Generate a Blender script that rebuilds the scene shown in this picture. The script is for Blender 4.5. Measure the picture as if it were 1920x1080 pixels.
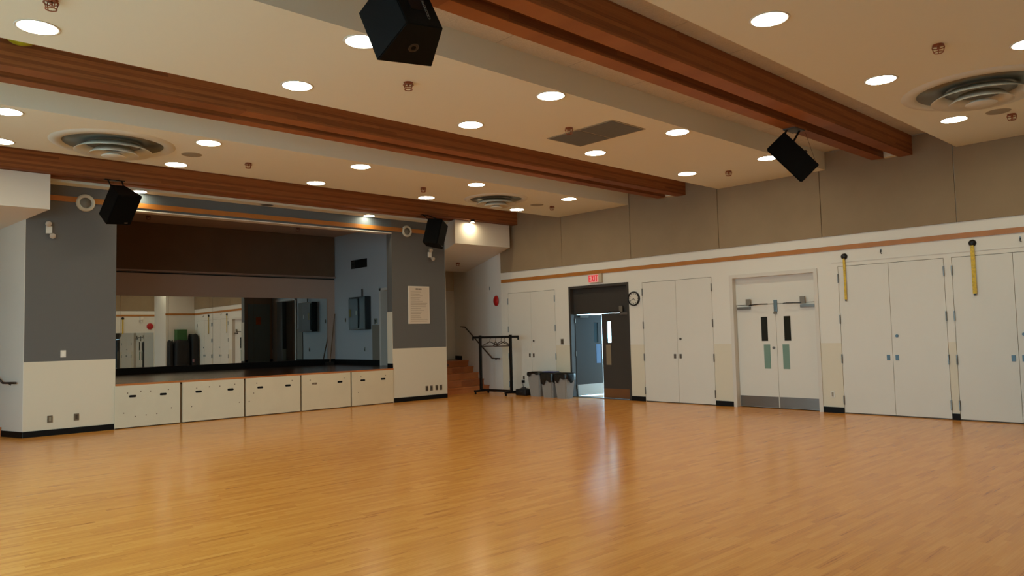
import bpy, bmesh, math, random
from mathutils import Matrix, Vector, Euler
for o in list(bpy.data.objects): bpy.data.objects.remove(o, do_unlink=True)
sc = bpy.context.scene
COL = sc.collection
PI = math.pi
# ------------------------------------------------------------------ camera
W, S, M = 14.36, 15.87, 20.4          # door wall x, stage front wall y, stage rear wall y
ZD, ZC, ZT = 0.86, 4.68, 5.03         # stage deck, dropped ceiling, upper ceiling heights
yaw, pit, rol = [math.radians(a) for a in (43.207, 3.503, -1.366)]
F = Vector((math.sin(yaw)*math.cos(pit), math.cos(yaw)*math.cos(pit), math.sin(pit)))
Rt = Vector((math.cos(yaw), -math.sin(yaw), 0)); Up = Rt.cross(F)
Rr = Rt*math.cos(rol)+Up*math.sin(rol); Uu = -Rt*math.sin(rol)+Up*math.cos(rol)
cd = bpy.data.cameras.new('camera'); cam = bpy.data.objects.new('camera', cd); COL.objects.link(cam)
cam.matrix_world = Matrix(((Rr.x, Uu.x, -F.x, 0), (Rr.y, Uu.y, -F.y, 0), (Rr.z, Uu.z, -F.z, 1.65), (0, 0, 0, 1)))
cd.sensor_width = 36; cd.lens = 1406.72/1920*36; cd.clip_start = 0.05; cd.clip_end = 200
sc.camera = cam
# ------------------------------------------------------------------ world and colour
wd = bpy.data.worlds.new('world'); sc.world = wd; wd.use_nodes = True
wd.node_tree.nodes['Background'].inputs[0].default_value = (0.50, 0.81, 1.0, 1)
wd.node_tree.nodes['Background'].inputs[1].default_value = 5.6
sc.view_settings.view_transform = 'Standard'; sc.view_settings.look = 'None'
sc.view_settings.gamma = 1.0; sc.view_settings.use_curve_mapping = False
sc.view_settings.exposure = 0.72
LAMP = 25.0            # downlight lens emission
LAMPC = (1.0, 0.91, 0.65)
def portal(name, loc, rot, sx, sy):
    l = bpy.data.lights.new(name, 'AREA'); l.shape = 'RECTANGLE'; l.size = sx; l.size_y = sy
    l.cycles.is_portal = True
    o = bpy.data.objects.new(name, l); COL.objects.link(o); o.location = loc; o.rotation_euler = rot
WIN = [(2.6, 5.0), (5.6, 8.0), (9.4, 12.0)]       # daylight windows in the left wall (y ranges)
for a, b in WIN: portal('daylight', (-1.62, (a+b)/2, 2.5), (0, -PI/2, 0), 3.8, b-a)
RWIN = []                        # windows in the rear wall (x ranges)
for a, b in RWIN: portal('daylight', ((a+b)/2, -2.62, 2.5), (PI/2, 0, 0), b-a, 3.8)
portal('daylight', (14.62, 12.2, 1.4), (0, PI/2, 0), 2.8, 1.9)
cy = sc.cycles
cy.max_bounces = 8; cy.diffuse_bounces = 5; cy.glossy_bounces = 5; cy.caustics_reflective = True; cy.caustics_refractive = False
cy.sample_clamp_indirect = 6.0

# ------------------------------------------------------------------ materials
def srgb(r, g, b):
    f = lambda c: (c/255/12.92) if c/255 <= 0.04045 else ((c/255+0.055)/1.055)**2.4
    return (f(r), f(g), f(b), 1)
MATS = {}
def mat(name, col, rough=0.6, metal=0.0, emit=None, noise=0.0, nscale=6.0, spec=0.5, bump=0.0, bscale=60, coat=0.0):
    if name in MATS: return MATS[name]
    m = bpy.data.materials.new(name); m.use_nodes = True; nt = m.node_tree; b = nt.nodes['Principled BSDF']
    b.inputs['Base Color'].default_value = col; b.inputs['Roughness'].default_value = rough
    b.inputs['Metallic'].default_value = metal; b.inputs['Specular IOR Level'].default_value = spec
    b.inputs['Coat Weight'].default_value = coat
    if emit: b.inputs['Emission Color'].default_value = (*emit[0], 1); b.inputs['Emission Strength'].default_value = emit[1]
    if noise or bump:
        g = nt.nodes.new('ShaderNodeNewGeometry')
    if noise:
        n = nt.nodes.new('ShaderNodeTexNoise'); n.inputs['Scale'].default_value = nscale; n.inputs['Detail'].default_value = 6
        nt.links.new(g.outputs['Position'], n.inputs['Vector'])
        mr = nt.nodes.new('ShaderNodeMapRange'); mr.inputs[1].default_value = 0.3; mr.inputs[2].default_value = 0.7
        mr.inputs[3].default_value = 1-noise; mr.inputs[4].default_value = 1+noise
        nt.links.new(n.outputs['Fac'], mr.inputs[0])
        mx = nt.nodes.new('ShaderNodeVectorMath'); mx.operation = 'SCALE'; mx.inputs[0].default_value = col[:3]
        nt.links.new(mr.outputs[0], mx.inputs['Scale']); nt.links.new(mx.outputs[0], b.inputs['Base Color'])
    if bump:
        n2 = nt.nodes.new('ShaderNodeTexNoise'); n2.inputs['Scale'].default_value = bscale; n2.inputs['Detail'].default_value = 3
        nt.links.new(g.outputs['Position'], n2.inputs['Vector'])
        bp = nt.nodes.new('ShaderNodeBump'); bp.inputs['Strength'].default_value = bump; bp.inputs['Distance'].default_value = 0.01
        nt.links.new(n2.outputs['Fac'], bp.inputs['Height']); nt.links.new(bp.outputs[0], b.inputs['Normal'])
    MATS[name] = m; return m
def M_(nt, op, a, b=None):
    n = nt.nodes.new('ShaderNodeMath'); n.operation = op
    for i, v in enumerate((a, b)):
        if v is None: continue
        if isinstance(v, (int, float)): n.inputs[i].default_value = v
        else: nt.links.new(v, n.inputs[i])
    return n.outputs[0]
def strip_mat(name, cols, w, ln, rough, axis='X', streak=0.25, coat=0.0, gap=0.0, zaxis=False, spec=0.5):
    """Narrow wood strips laid along one axis; each strip has its own tone and a fine grain."""
    m = bpy.data.materials.new(name); m.use_nodes = True; nt = m.node_tree; b = nt.nodes['Principled BSDF']
    g = nt.nodes.new('ShaderNodeNewGeometry'); sp = nt.nodes.new('ShaderNodeSeparateXYZ'); nt.links.new(g.outputs['Position'], sp.inputs[0])
    a = sp.outputs[axis]; c = sp.outputs['Z'] if zaxis else sp.outputs['Y' if axis == 'X' else 'X']
    row = M_(nt, 'FLOOR', M_(nt, 'DIVIDE', c, w))
    wn = nt.nodes.new('ShaderNodeTexWhiteNoise'); wn.noise_dimensions = '1D'; nt.links.new(row, wn.inputs['W'])
    al = M_(nt, 'ADD', M_(nt, 'DIVIDE', a, ln), M_(nt, 'MULTIPLY', wn.outputs['Value'], 37.0))
    cell = M_(nt, 'FLOOR', al)
    cmb = nt.nodes.new('ShaderNodeCombineXYZ'); nt.links.new(row, cmb.inputs[0]); nt.links.new(cell, cmb.inputs[1])
    w2 = nt.nodes.new('ShaderNodeTexWhiteNoise'); w2.noise_dimensions = '3D'; nt.links.new(cmb.outputs[0], w2.inputs['Vector'])
    gv = nt.nodes.new('ShaderNodeCombineXYZ')
    nt.links.new(M_(nt, 'MULTIPLY', a, 2.2), gv.inputs[0]); nt.links.new(M_(nt, 'MULTIPLY', c, 70.0), gv.inputs[1]); nt.links.new(M_(nt, 'MULTIPLY', w2.outputs['Value'], 9.0), gv.inputs[2])
    ns = nt.nodes.new('ShaderNodeTexNoise'); ns.inputs['Scale'].default_value = 1.0; ns.inputs['Detail'].default_value = 5; nt.links.new(gv.outputs[0], ns.inputs['Vector'])
    nst = nt.nodes.new('ShaderNodeMapRange'); nst.inputs[1].default_value = 0.28; nst.inputs[2].default_value = 0.72; nt.links.new(ns.outputs['Fac'], nst.inputs[0])
    f = M_(nt, 'ADD', M_(nt, 'MULTIPLY', w2.outputs['Value'], 1-streak), M_(nt, 'MULTIPLY', nst.outputs[0], streak))
    cr = nt.nodes.new('ShaderNodeValToRGB'); nt.links.new(f, cr.inputs[0])
    e = cr.color_ramp.elements
    e[0].position = cols[0][0]; e[0].color = cols[0][1]; e[1].position = cols[-1][0]; e[1].color = cols[-1][1]
    for p, cc in cols[1:-1]:
        k = e.new(p); k.color = cc
    nt.links.new(cr.outputs[0], b.inputs['Base Color'])
    b.inputs['Roughness'].default_value = rough; b.inputs['Coat Weight'].default_value = coat; b.inputs['Coat Roughness'].default_value = 0.12
    b.inputs['Specular IOR Level'].default_value = spec
    if not zaxis:
        # slight unevenness between strips, so reflections smear
        cb = nt.nodes.new('ShaderNodeBump'); cb.inputs['Strength'].default_value = 0.09; cb.inputs['Distance'].default_value = 0.002
        nt.links.new(w2.outputs['Value'], cb.inputs['Height']); nt.links.new(cb.outputs[0], b.inputs['Normal'])
    MATS[name] = m; return m
floor_m = strip_mat('maple_strip_floor', [(0.0, srgb(120, 64, 28)), (0.10, srgb(190, 118, 50)), (0.22, srgb(214, 140, 62)), (0.5, srgb(224, 151, 66)), (0.95, srgb(236, 167, 82))], 0.057, 0.5, 0.215, 'X', 0.5, coat=0.0)
deck_m = strip_mat('stage_deck_wood', [(0.1, srgb(58, 34, 20)), (0.5, srgb(72, 44, 27)), (0.95, srgb(88, 54, 33))], 0.07, 0.9, 0.2, 'X', 0.3)
beam_m = strip_mat('glulam_beam', [(0.1, srgb(116, 68, 38)), (0.5, srgb(144, 88, 50)), (0.9, srgb(164, 104, 60))], 0.042, 7.0, 0.55, 'X', 0.35, zaxis=True, spec=0.25)
def two_paint(name, low, high, zsplit):
    m = bpy.data.materials.new(name); m.use_nodes = True; nt = m.node_tree; b = nt.nodes['Principled BSDF']
    g = nt.nodes.new('ShaderNodeNewGeometry'); sp = nt.nodes.new('ShaderNodeSeparateXYZ'); nt.links.new(g.outputs['Position'], sp.inputs[0])
    k = M_(nt, 'GREATER_THAN', sp.outputs['Z'], zsplit)
    mx = nt.nodes.new('ShaderNodeMix'); mx.data_type = 'RGBA'; nt.links.new(k, mx.inputs[0]); mx.inputs[6].default_value = low; mx.inputs[7].default_value = high
    nt.links.new(mx.outputs[2], b.inputs['Base Color']); b.inputs['Roughness'].default_value = 0.55
    MATS[name] = m; return m
WHITE = srgb(226, 222, 212); CREAM = srgb(220, 211, 190)
white_m = mat('white_wall_paint', WHITE, 0.55, noise=0.02, nscale=1.2)
doorwall_m = two_paint('door_wall_paint', CREAM, WHITE, 1.33)
stagewall_m = two_paint('stage_front_paint', CREAM, srgb(98, 98, 96), 1.35)
grey_m = mat('grey_wall_paint', srgb(112, 112, 112), 0.6)
header_m = mat('header_daylit_grey', srgb(92, 102, 108), 0.6)  # cool cast of daylight mixed into the grey
stagein_m = mat('stage_grey_white_paint', srgb(185, 190, 194), 0.55)
stagerear_m = mat('stage_taupe_paint', srgb(182, 156, 140), 0.6)
taupe_m = mat('taupe_paint', srgb(175, 155, 135), 0.6)
gyp_m = mat('ceiling_white_paint', srgb(224, 224, 208), 0.75)
def tectum():
    m = bpy.data.materials.new('fibre_ceiling_board'); m.use_nodes = True; nt = m.node_tree; b = nt.nodes['Principled BSDF']
    g = nt.nodes.new('ShaderNodeNewGeometry'); sp = nt.nodes.new('ShaderNodeSeparateXYZ'); nt.links.new(g.outputs['Position'], sp.inputs[0])
    n = nt.nodes.new('ShaderNodeTexNoise'); n.inputs['Scale'].default_value = 55; n.inputs['Detail'].default_value = 6; nt.links.new(g.outputs['Position'], n.inputs['Vector'])
    n2 = nt.nodes.new('ShaderNodeTexNoise'); n2.inputs['Scale'].default_value = 3.5; nt.links.new(g.outputs['Position'], n2.inputs['Vector'])
    fx = M_(nt, 'FRACT', M_(nt, 'DIVIDE', M_(nt, 'ADD', sp.outputs['X'], 0.35), 1.22))
    line = M_(nt, 'LESS_THAN', fx, 0.012)
    v = M_(nt, 'ADD', M_(nt, 'MULTIPLY', n.outputs['Fac'], 0.30), M_(nt, 'MULTIPLY', n2.outputs['Fac'], 0.12))
    v = M_(nt, 'ADD', v, 0.62); v = M_(nt, 'SUBTRACT', v, M_(nt, 'MULTIPLY', line, 0.22))
    sc_ = nt.nodes.new('ShaderNodeVectorMath'); sc_.operation = 'SCALE'; sc_.inputs[0].default_value = srgb(222, 212, 196)[:3]; nt.links.new(v, sc_.inputs['Scale'])
    nt.links.new(sc_.outputs[0], b.inputs['Base Color']); b.inputs['Roughness'].default_value = 0.95
    bp = nt.nodes.new('ShaderNodeBump'); bp.inputs['Strength'].default_value = 0.6; bp.inputs['Distance'].default_value = 0.01
    nt.links.new(n.outputs['Fac'], bp.inputs['Height']); nt.links.new(bp.outputs[0], b.inputs['Normal'])
    return m
tectum_m = tectum()
def fabric(name, c):
    m = mat(name, c, 0.95, noise=0.05, nscale=2.0, bump=0.25, bscale=240, spec=0.1); return m
fabric_m = fabric('taupe_fabric_panel', srgb(150, 130, 104))
dark_fabric_m = fabric('dark_brown_fabric', srgb(112, 88, 68))
trimwood_m = mat('oak_trim', srgb(176, 112, 46), 0.45, noise=0.08, nscale=5)
black_m = mat('black_rubber_base', srgb(12, 12, 13), 0.6, spec=0.2)
spk_m = mat('speaker_black', srgb(6, 6, 6), 0.75, spec=0.15, bump=0.3, bscale=200)
grille_m = mat('speaker_grille_black', srgb(5, 5, 5), 0.85, spec=0.1, bump=0.4, bscale=400)
blackmetal_m = mat('black_metal', srgb(18, 17, 17), 0.4, metal=0.3)
steel_m = mat('brushed_steel', srgb(128, 125, 120), 0.35, metal=1.0)
bronze_m = mat('bronze_kick_plate', srgb(150, 120, 95), 0.35, metal=1.0)
chrome_m = mat('chrome', srgb(200, 200, 205), 0.15, metal=1.0)
door_m = mat('door_white_paint', srgb(222, 218, 208), 0.5, noise=0.012, nscale=2)
frame_m = mat('frame_white_paint', srgb(214, 208, 198), 0.5)
darkdoor_m = mat('dark_brown_door', srgb(58, 54, 50), 0.45)
daylit_leaf_m = mat('daylit_door_leaf', srgb(58, 62, 66), 0.45)  # dark door tone turned bluish, daylight on the open leaf put into the colour
mirror_m = mat('mirror_silver', (0.62, 0.64, 0.62, 1), 0.0, metal=1.0)
def clear_glass():
    m = bpy.data.materials.new('window_glass'); m.use_nodes = True; nt = m.node_tree; nt.nodes.clear()
    o = nt.nodes.new('ShaderNodeOutputMaterial'); mx = nt.nodes.new('ShaderNodeMixShader'); tr = nt.nodes.new('ShaderNodeBsdfTransparent'); gl = nt.nodes.new('ShaderNodeBsdfGlossy')
    tr.inputs[0].default_value = (0.92, 0.96, 0.95, 1); gl.inputs['Roughness'].default_value = 0.02; mx.inputs[0].default_value = 0.08
    nt.links.new(tr.outputs[0], mx.inputs[1]); nt.links.new(gl.outputs[0], mx.inputs[2]); nt.links.new(mx.outputs[0], o.inputs[0]); return m
glass_m = clear_glass()
darkglass_m = mat('dark_door_glass', srgb(18, 26, 26), 0.06)
greenglass_m = mat('wired_green_glass', srgb(120, 150, 138), 0.12)
hole_m = mat('black_slot', srgb(6, 5, 5), 0.9)
screw_m = mat('screw_hole_brown', srgb(110, 95, 76), 0.7)
plate_m = mat('outlet_plate_steel', srgb(120, 112, 98), 0.4, metal=0.6)
plast_m = mat('white_plastic', srgb(225, 220, 208), 0.4)
red_m = mat('red_enamel', srgb(178, 26, 26), 0.35)
yellow_m = mat('yellow_strap', srgb(212, 178, 52), 0.6, noise=.25, nscale=30)
stairs_m = strip_mat('stair_wood', [(0.1, srgb(166, 96, 48)), (0.5, srgb(186, 112, 58)), (0.95, srgb(202, 128, 70))], 0.07, 0.9, 0.4, 'X', 0.3)
brass_m = mat('copper_sprinkler', srgb(150, 92, 66), 0.35, metal=0.7)
paper_m = mat('cream_paper', srgb(214, 200, 180), 0.5)
ink_m = mat('faint_grey_ink', srgb(150, 134, 114), 0.8)
ink2_m = mat('dark_ink', srgb(70, 58, 46), 0.8)
binn_m = mat('grey_bin_plastic', srgb(150, 148, 144), 0.5)
bag_m = mat('black_bin_bag', srgb(14, 14, 16), 0.3, bump=1.0, bscale=14)
blue_m = mat('blue_plastic', srgb(48, 50, 120), 0.4)
green_m = mat('green_plastic', srgb(44, 92, 40), 0.45)
drape_m = mat('black_cover', srgb(16, 17, 18), 0.7, bump=1.0, bscale=4)
cab_m = mat('dark_slate_cabinet', srgb(30, 38, 42), 0.4)
orange_m = mat('orange_paper', srgb(220, 110, 30), 0.6)
lamp_m = mat('downlight_lens', (1, 1, 1, 1), 0.4, emit=(LAMPC, LAMP))
unlit_m = mat('unlit_lamp_grey', srgb(70, 62, 54), 0.5)
spotlamp_m = mat('wallwash_lens', (1, 1, 1, 1), 0.4, emit=((1.0, 0.80, 0.5), 190.0))
exit_m = mat('exit_sign_face', srgb(230, 170, 160), 0.4, emit=((1.0, 0.5, 0.45), 0.12))
exitred_m = mat('exit_letters_red', srgb(190, 30, 40), 0.4, emit=((1.0, 0.05, 0.08), 0.25))
outside_m = mat('pale_concrete', srgb(190, 190, 188), 0.8, noise=0.05)
diff_m = mat('diffuser_metal', srgb(212, 210, 196), 0.4, metal=0.05)
diffdark_m = mat('diffuser_throat', srgb(110, 112, 104), 0.35, metal=0.5)
grilleflat_m = mat('return_grille_grey', srgb(96, 98, 94), 0.6)
amber_m = mat('broom_wood', srgb(120, 84, 54), 0.6)

# ------------------------------------------------------------------ mesh helpers
class MB:
    def __init__(s): s.bm = bmesh.new()
    def box(s, x0, x1, y0, y1, z0, z1, mtx=None, bevel=0):
        r = bmesh.ops.create_cube(s.bm, size=1.0)
        mm = Matrix.Translation(((x0+x1)/2, (y0+y1)/2, (z0+z1)/2)) @ Matrix.Diagonal((abs(x1-x0), abs(y1-y0), abs(z1-z0), 1))
        bmesh.ops.transform(s.bm, matrix=mm, verts=r['verts'])
        vs = r['verts']
        if bevel:
            es = list({e for v in vs for e in v.link_edges})
            rb = bmesh.ops.bevel(s.bm, geom=es, offset=bevel, segments=2, affect='EDGES', profile=0.7)
            vs = list(set(rb['verts']) | {v for v in vs if v.is_valid})
        if mtx is not None: bmesh.ops.transform(s.bm, matrix=mtx, verts=vs)
        return s
    def cyl(s, p, q, r, r2=None, n=16):
        p, q = Vector(p), Vector(q); d = q-p
        rr = bmesh.ops.create_cone(s.bm, cap_ends=True, segments=n, radius1=r, radius2=r if r2 is None else r2, depth=d.length)
        mm = Matrix.Translation((p+q)/2) @ d.to_track_quat('Z', 'Y').to_matrix().to_4x4()
        bmesh.ops.transform(s.bm, matrix=mm, verts=rr['verts']); return s
    def tube(s, pts, r, n=10):
        for a, b in zip(pts[:-1], pts[1:]): s.cyl(a, b, r, n=n)
        for p in pts[1:-1]: s.ball(p, r*1.02, 8)
        return s
    def ball(s, p, r, n=12, sc_=(1, 1, 1)):
        rr = bmesh.ops.create_uvsphere(s.bm, u_segments=n, v_segments=max(6, n//2), radius=r)
        bmesh.ops.transform(s.bm, matrix=Matrix.Translation(p) @ Matrix.Diagonal((*sc_, 1)), verts=rr['verts']); return s
    def prism(s, poly, z0, z1):
        """vertical prism over an xy polygon"""
        a = [s.bm.verts.new((x, y, z0)) for x, y in poly]; b = [s.bm.verts.new((x, y, z1)) for x, y in poly]
        s.bm.faces.new(a[::-1]); s.bm.faces.new(b)
        for i in range(len(poly)):
            j = (i+1) % len(poly); s.bm.faces.new((a[i], a[j], b[j], b[i]))
        return s
    def hexa(s, low, high):
        a = [s.bm.verts.new(p) for p in low]; b = [s.bm.verts.new(p) for p in high]
        s.bm.faces.new(a[::-1]); s.bm.faces.new(b)
        for i in range(len(a)):
            j = (i+1) % len(a); s.bm.faces.new((a[i], a[j], b[j], b[i]))
        return s
    def lathe(s, prof, n=48, mtx=None, close=False):
        rings = []
        for r, z in prof:
            rings.append([s.bm.verts.new((r*math.cos(2*PI*i/n), r*math.sin(2*PI*i/n), z)) for i in range(n)] if r > 1e-5 else [s.bm.verts.new((0, 0, z))])
        pr = list(zip(rings[:-1], rings[1:]))
        if close: pr.append((rings[-1], rings[0]))
        for A, B in pr:
            for i in range(n):
                j = (i+1) % n
                if len(A) == 1 and len(B) == 1: continue
                if len(A) == 1: s.bm.faces.new((A[0], B[i], B[j]))
                elif len(B) == 1: s.bm.faces.new((A[i], A[j], B[0]))
                else: s.bm.faces.new((A[i], A[j], B[j], B[i]))
        if mtx is not None: bmesh.ops.transform(s.bm, matrix=mtx, verts=[v for R in rings for v in R])
        return s
    def build(s, name, m, parent=None, smooth=False, mtx=None):
        bmesh.ops.recalc_face_normals(s.bm, faces=s.bm.faces)
        if mtx is not None: bmesh.ops.transform(s.bm, matrix=mtx, verts=s.bm.verts)
        me = bpy.data.meshes.new(name); s.bm.to_mesh(me); s.bm.free()
        if smooth:
            for p in me.polygons: p.use_smooth = True
        me.materials.append(m)
        o = bpy.data.objects.new(name, me); COL.objects.link(o)
        if parent is not None:
            o.parent = parent; o.matrix_parent_inverse = root_of_matrix(parent).inverted()
        return o
def root_of_matrix(o):
    mm = o.matrix_basis.copy()
    p = o.parent
    while p is not None:
        mm = p.matrix_basis @ o.matrix_parent_inverse @ mm; o = p; p = p.parent
    return mm
def thing(name, label, cat, loc=(0, 0, 0), group=None):
    o = bpy.data.objects.new(name, None); COL.objects.link(o); o.location = loc; o.empty_display_size = 0.1
    o['label'] = label; o['category'] = cat
    if group: o['group'] = group
    return o
def tag(o, label, cat, group=None):
    o['label'] = label; o['category'] = cat
    if group: o['group'] = group
    return o
def struct(o, label=None, cat=None):
    o['kind'] = 'structure'
    if label: o['label'] = label
    if cat: o['category'] = cat
    return o
def B(*a, **k): return MB().box(*a, **k)
def grid_wall(axis, c0, c1, u0, u1, z0, z1, holes):
    """wall slab with rectangular openings; axis 'X' = plane x const (u is y)"""
    mb = MB(); us = sorted({u0, u1, *[h[0] for h in holes], *[h[1] for h in holes]}); zs = sorted({z0, z1, *[h[2] for h in holes], *[h[3] for h in holes]})
    for a, b in zip(us[:-1], us[1:]):
        for c, d in zip(zs[:-1], zs[1:]):
            um, zm = (a+b)/2, (c+d)/2
            if any(h[0] < um < h[1] and h[2] < zm < h[3] for h in holes): continue
            if axis == 'X': mb.box(c0, c1, a, b, c, d)
            else: mb.box(a, b, c0, c1, c, d)
    bmesh.ops.remove_doubles(mb.bm, verts=mb.bm.verts, dist=1e-5)
    return mb

# ------------------------------------------------------------------ shell
SPL = math.radians(17); dx, dy = math.sin(SPL), math.cos(SPL)
def RP(t, off=0): return (W+t*dx-off*dy, 15.75+t*dy+off*dx)       # along right splayed wall, off = into passage
def PR(t): return (12.45+t*dx, S+t*dy)                             # right pilaster outer side
def PL(t): return (2.84-t*dx, S+t*dy)                              # left pilaster outer side
struct(B(-3, 19, -2.7, 21, -0.12, 0).build('floor', floor_m), 'narrow strip maple dance floor with a satin sheen', 'floor')
struct(B(-1.9, 16.5, -2.7, 21, ZT, ZT+0.15).build('ceiling', tectum_m), 'textured fibre board upper ceiling between the dropped panels', 'ceiling')
DW = [(2.40, 4.21, 0, 2.79), (4.33, 6.17, 0, 2.79), (6.57, 8.49, 0, 2.79), (8.93, 10.80, 0, 2.79), (11.20, 13.15, 0, 2.83), (13.65, 15.47, 0, 2.79)]
struct(grid_wall('X', W, W+0.22, -2.7, 15.75, 0, ZT, DW).build('wall_right', doorwall_m), 'long white wall of doors with cream lower paint', 'wall')
w = MB(); w.prism([RP(0), RP(4.6), (RP(4.6)[0]+.2, RP(4.6)[1]), (W+0.22, 15.75)], 0, ZT)
struct(w.build('wall_right_wing', mat('light_boosted_white', srgb(240, 238, 232), .5)), 'white splayed wall beside the right stairs', 'wall')  # white raised above the other walls to make up for missing light
# stage front: pilasters
w = MB(); w.prism([(2.84, S), (4.35, S), (4.35, S+0.23), (2.84-.23*dx/dy, S+0.23)], 0, ZT)
w.prism([PL(0), PL(4.0), (PL(4.0)[0]+.15, PL(4.0)[1]), (2.99, S+.02)], 0, ZT)
w.prism([(10.75, S), (12.45, S), (12.45+.23*dx/dy, S+0.23), (10.75, S+0.23)], 0, ZT)
w.prism([PR(0), (12.30, S+.02), (PR(1.7)[0]-.15, PR(1.7)[1]), PR(1.7)], 0, ZT)
o = struct(w.build('wall_front', stagewall_m), 'grey over cream walls flanking the stage opening', 'wall')
side = struct(MB().prism([(PL(0)[0]-.008, S-.001), (PL(4.0)[0]-.008, PL(4.0)[1]), (PL(4.0)[0], PL(4.0)[1]), (2.84, S-.001)], 0.0, 4.66).build('wall_left_wing', white_m), 'white side of the left pilaster turning into the wing', 'wall')
struct(MB().prism([(PR(0)[0]+.008, S-.001), (PR(1.7)[0]+.008, PR(1.7)[1]), PR(1.7), (12.45, S-.001)], 0.0, 4.66).build('wall_front_side', white_m))
struct(B(4.35, 10.75, S, S+0.23, 4.28, ZT).build('wall_front_header', header_m), 'grey header across the top of the stage opening', 'wall')
# header lower edge bead
struct(B(4.35, 10.75, S-0.012, S+0.24, 4.265, 4.285).build('trim_1', white_m), 'thin white bead along the bottom of the stage header', 'trim')
struct(B(3.10, 12.40, S-0.025, S, 4.33, 4.43).build('trim_2', trimwood_m), 'oak trim strip across the stage header', 'trim')
struct(B(W-0.022, W, -2.5, 15.72, 3.10, 3.19).build('trim_3', trimwood_m), 'oak trim strip above the doors of the right wall', 'trim')
# rear and left walls
YR, YBK = 0.45, 2.05       # deeper rear wall part and the storage block in the corner
rearp = two_paint('rear_paint', CREAM, WHITE, 0.02)
w = grid_wall('Y', -2.7, -2.5, -1.7, 9.6, 0, ZT, [(a, b, .6, 4.4) for a, b in RWIN]); w.box(9.6, 12.95, YR-.2, YR, 0, ZT); w.box(9.6, 9.8, -2.5, YR-.2, 0, ZT); w.box(12.95, W, YR-.2, YBK, 0, ZT)
struct(w.build('wall_rear', rearp), 'cream wall at the back of the hall', 'wall')
w = MB(); w.box(9.6, 12.93, YR, YR+.022, 3.10, 3.19); w.box(12.93, W-.022, YBK, YBK+.022, 3.10, 3.19); w.box(-1.5, 9.6, -2.5, -2.478, 3.10, 3.19)
struct(w.build('trim_4', trimwood_m), 'oak trim strip on the back wall of the hall', 'trim')
w = MB(); w.box(9.8, 12.92, YR, YR+.03, 3.385, ZC-.01)
tag(w.build('acoustic_panel', fabric_m), 'taupe fabric panel on the back wall, seen at the top left of the stage mirror', 'acoustic panel')
struct(grid_wall('X', -1.7, -1.5, -2.7, 15.75, 0, ZT, [(a, b, 0.6, 4.4) for a, b in WIN]).build('wall_left', white_m), 'white window wall on the left side of the hall', 'wall')
struct(B(-1.7, 0.74, 15.75, 15.9, 0, ZT).build('wall_left_return', white_m))
def LP(t): return (0.74-t*dx, 15.75+t*dy)
struct(MB().prism([LP(0), LP(4.6), (LP(4.6)[0]-.2, LP(4.6)[1]), (0.54, 15.75)], 0, ZT).build('wall_left_passage', white_m))
struct(B(-0.7, PL(4)[0]+.1, 19.2, 19.4, 0, ZT).build('wall_wing_end', white_m))
for i, (a, b) in enumerate(WIN):
    f = MB()
    for y0, y1, z0, z1 in ((a, b, .6, .66), (a, b, 4.34, 4.4), (a, a+.06, .66, 4.34), (b-.06, b, .66, 4.34), ((a+b)/2-.03, (a+b)/2+.03, .66, 4.34), (a+.06, b-.06, 2.6, 2.66)):
        f.box(-1.66, -1.56, y0, y1, z0, z1)
    wo = struct(f.build('window_%d' % (i+1), frame_m), 'white framed daylight window in the left wall', 'window')
    B(-1.62, -1.612, a+.06, b-.06, .66, 4.34).build('pane', glass_m, wo)
for i, (a, b) in enumerate(RWIN):
    f = MB()
    for x0, x1, z0, z1 in ((a, b, .6, .66), (a, b, 4.34, 4.4), (a, a+.06, .66, 4.34), (b-.06, b, .66, 4.34), ((a+b)/2-.03, (a+b)/2+.03, .66, 4.34)):
        f.box(x0, x1, -2.66, -2.56, z0, z1)
    wo = struct(f.build('window_%d' % (i+5), frame_m), 'white framed daylight window in the back wall', 'window')
    B(a+.06, b-.06, -2.62, -2.612, .66, 4.34).build('pane', glass_m, wo)
# dropped ceiling panels
def panel(y0, y1, x1, z0, n, lab):
    struct(B(-1.5, x1, y0, y1, z0, ZT).build(n, gyp_m), lab, 'ceiling panel')
panel(-2.5, 0.2, 9.6, ZC, 'ceiling_panel_rear', 'dropped ceiling panel at the back of the hall')
panel(0.45, 4.02, W, ZC, 'ceiling_panel_near', 'dropped ceiling panel right of the nearest beam')
panel(6.30, 8.66, W, ZC, 'ceiling_panel_middle', 'dropped ceiling panel between the near and middle beams')
panel(11.10, 13.42, W, ZC, 'ceiling_panel_far', 'dropped ceiling panel between the middle and far beams')
struct(B(-1.5, W, 15.56, S, 4.63, ZT).build('ceiling_strip_stage', gyp_m), 'narrow dropped ceiling strip along the stage front', 'ceiling panel')
# beams
def beam(label, ya, yb, yc, yd, zb=ZC-0.005, x1=W-0.02):
    t = thing('ceiling_beam', label, 'beam', (W/2, (ya+yd)/2, zb), 'twin timber ceiling beams')
    B(-1.5, x1, ya, yb, zb, ZT-0.002, bevel=0.006).build('timber', beam_m, t)
    B(-1.5, x1-0.15, yc, yd, zb, ZT-0.002, bevel=0.006).build('timber', beam_m, t)
    B(x1-0.15, x1, yb, yc+0.02, zb+0.02, zb+0.14).build('end_block', gyp_m, t)
    return t
beam('reddish brown twin timber beam nearest the camera, with two speakers under it', 4.72, 4.95, 5.16, 5.37)
beam('reddish brown twin timber beam in the middle of the ceiling', 9.48, 9.72, 9.93, 10.14)
beam('reddish brown twin timber beam just in front of the stage opening', 14.98, 15.2, 15.36, 15.52, ZC-0.01)
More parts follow.
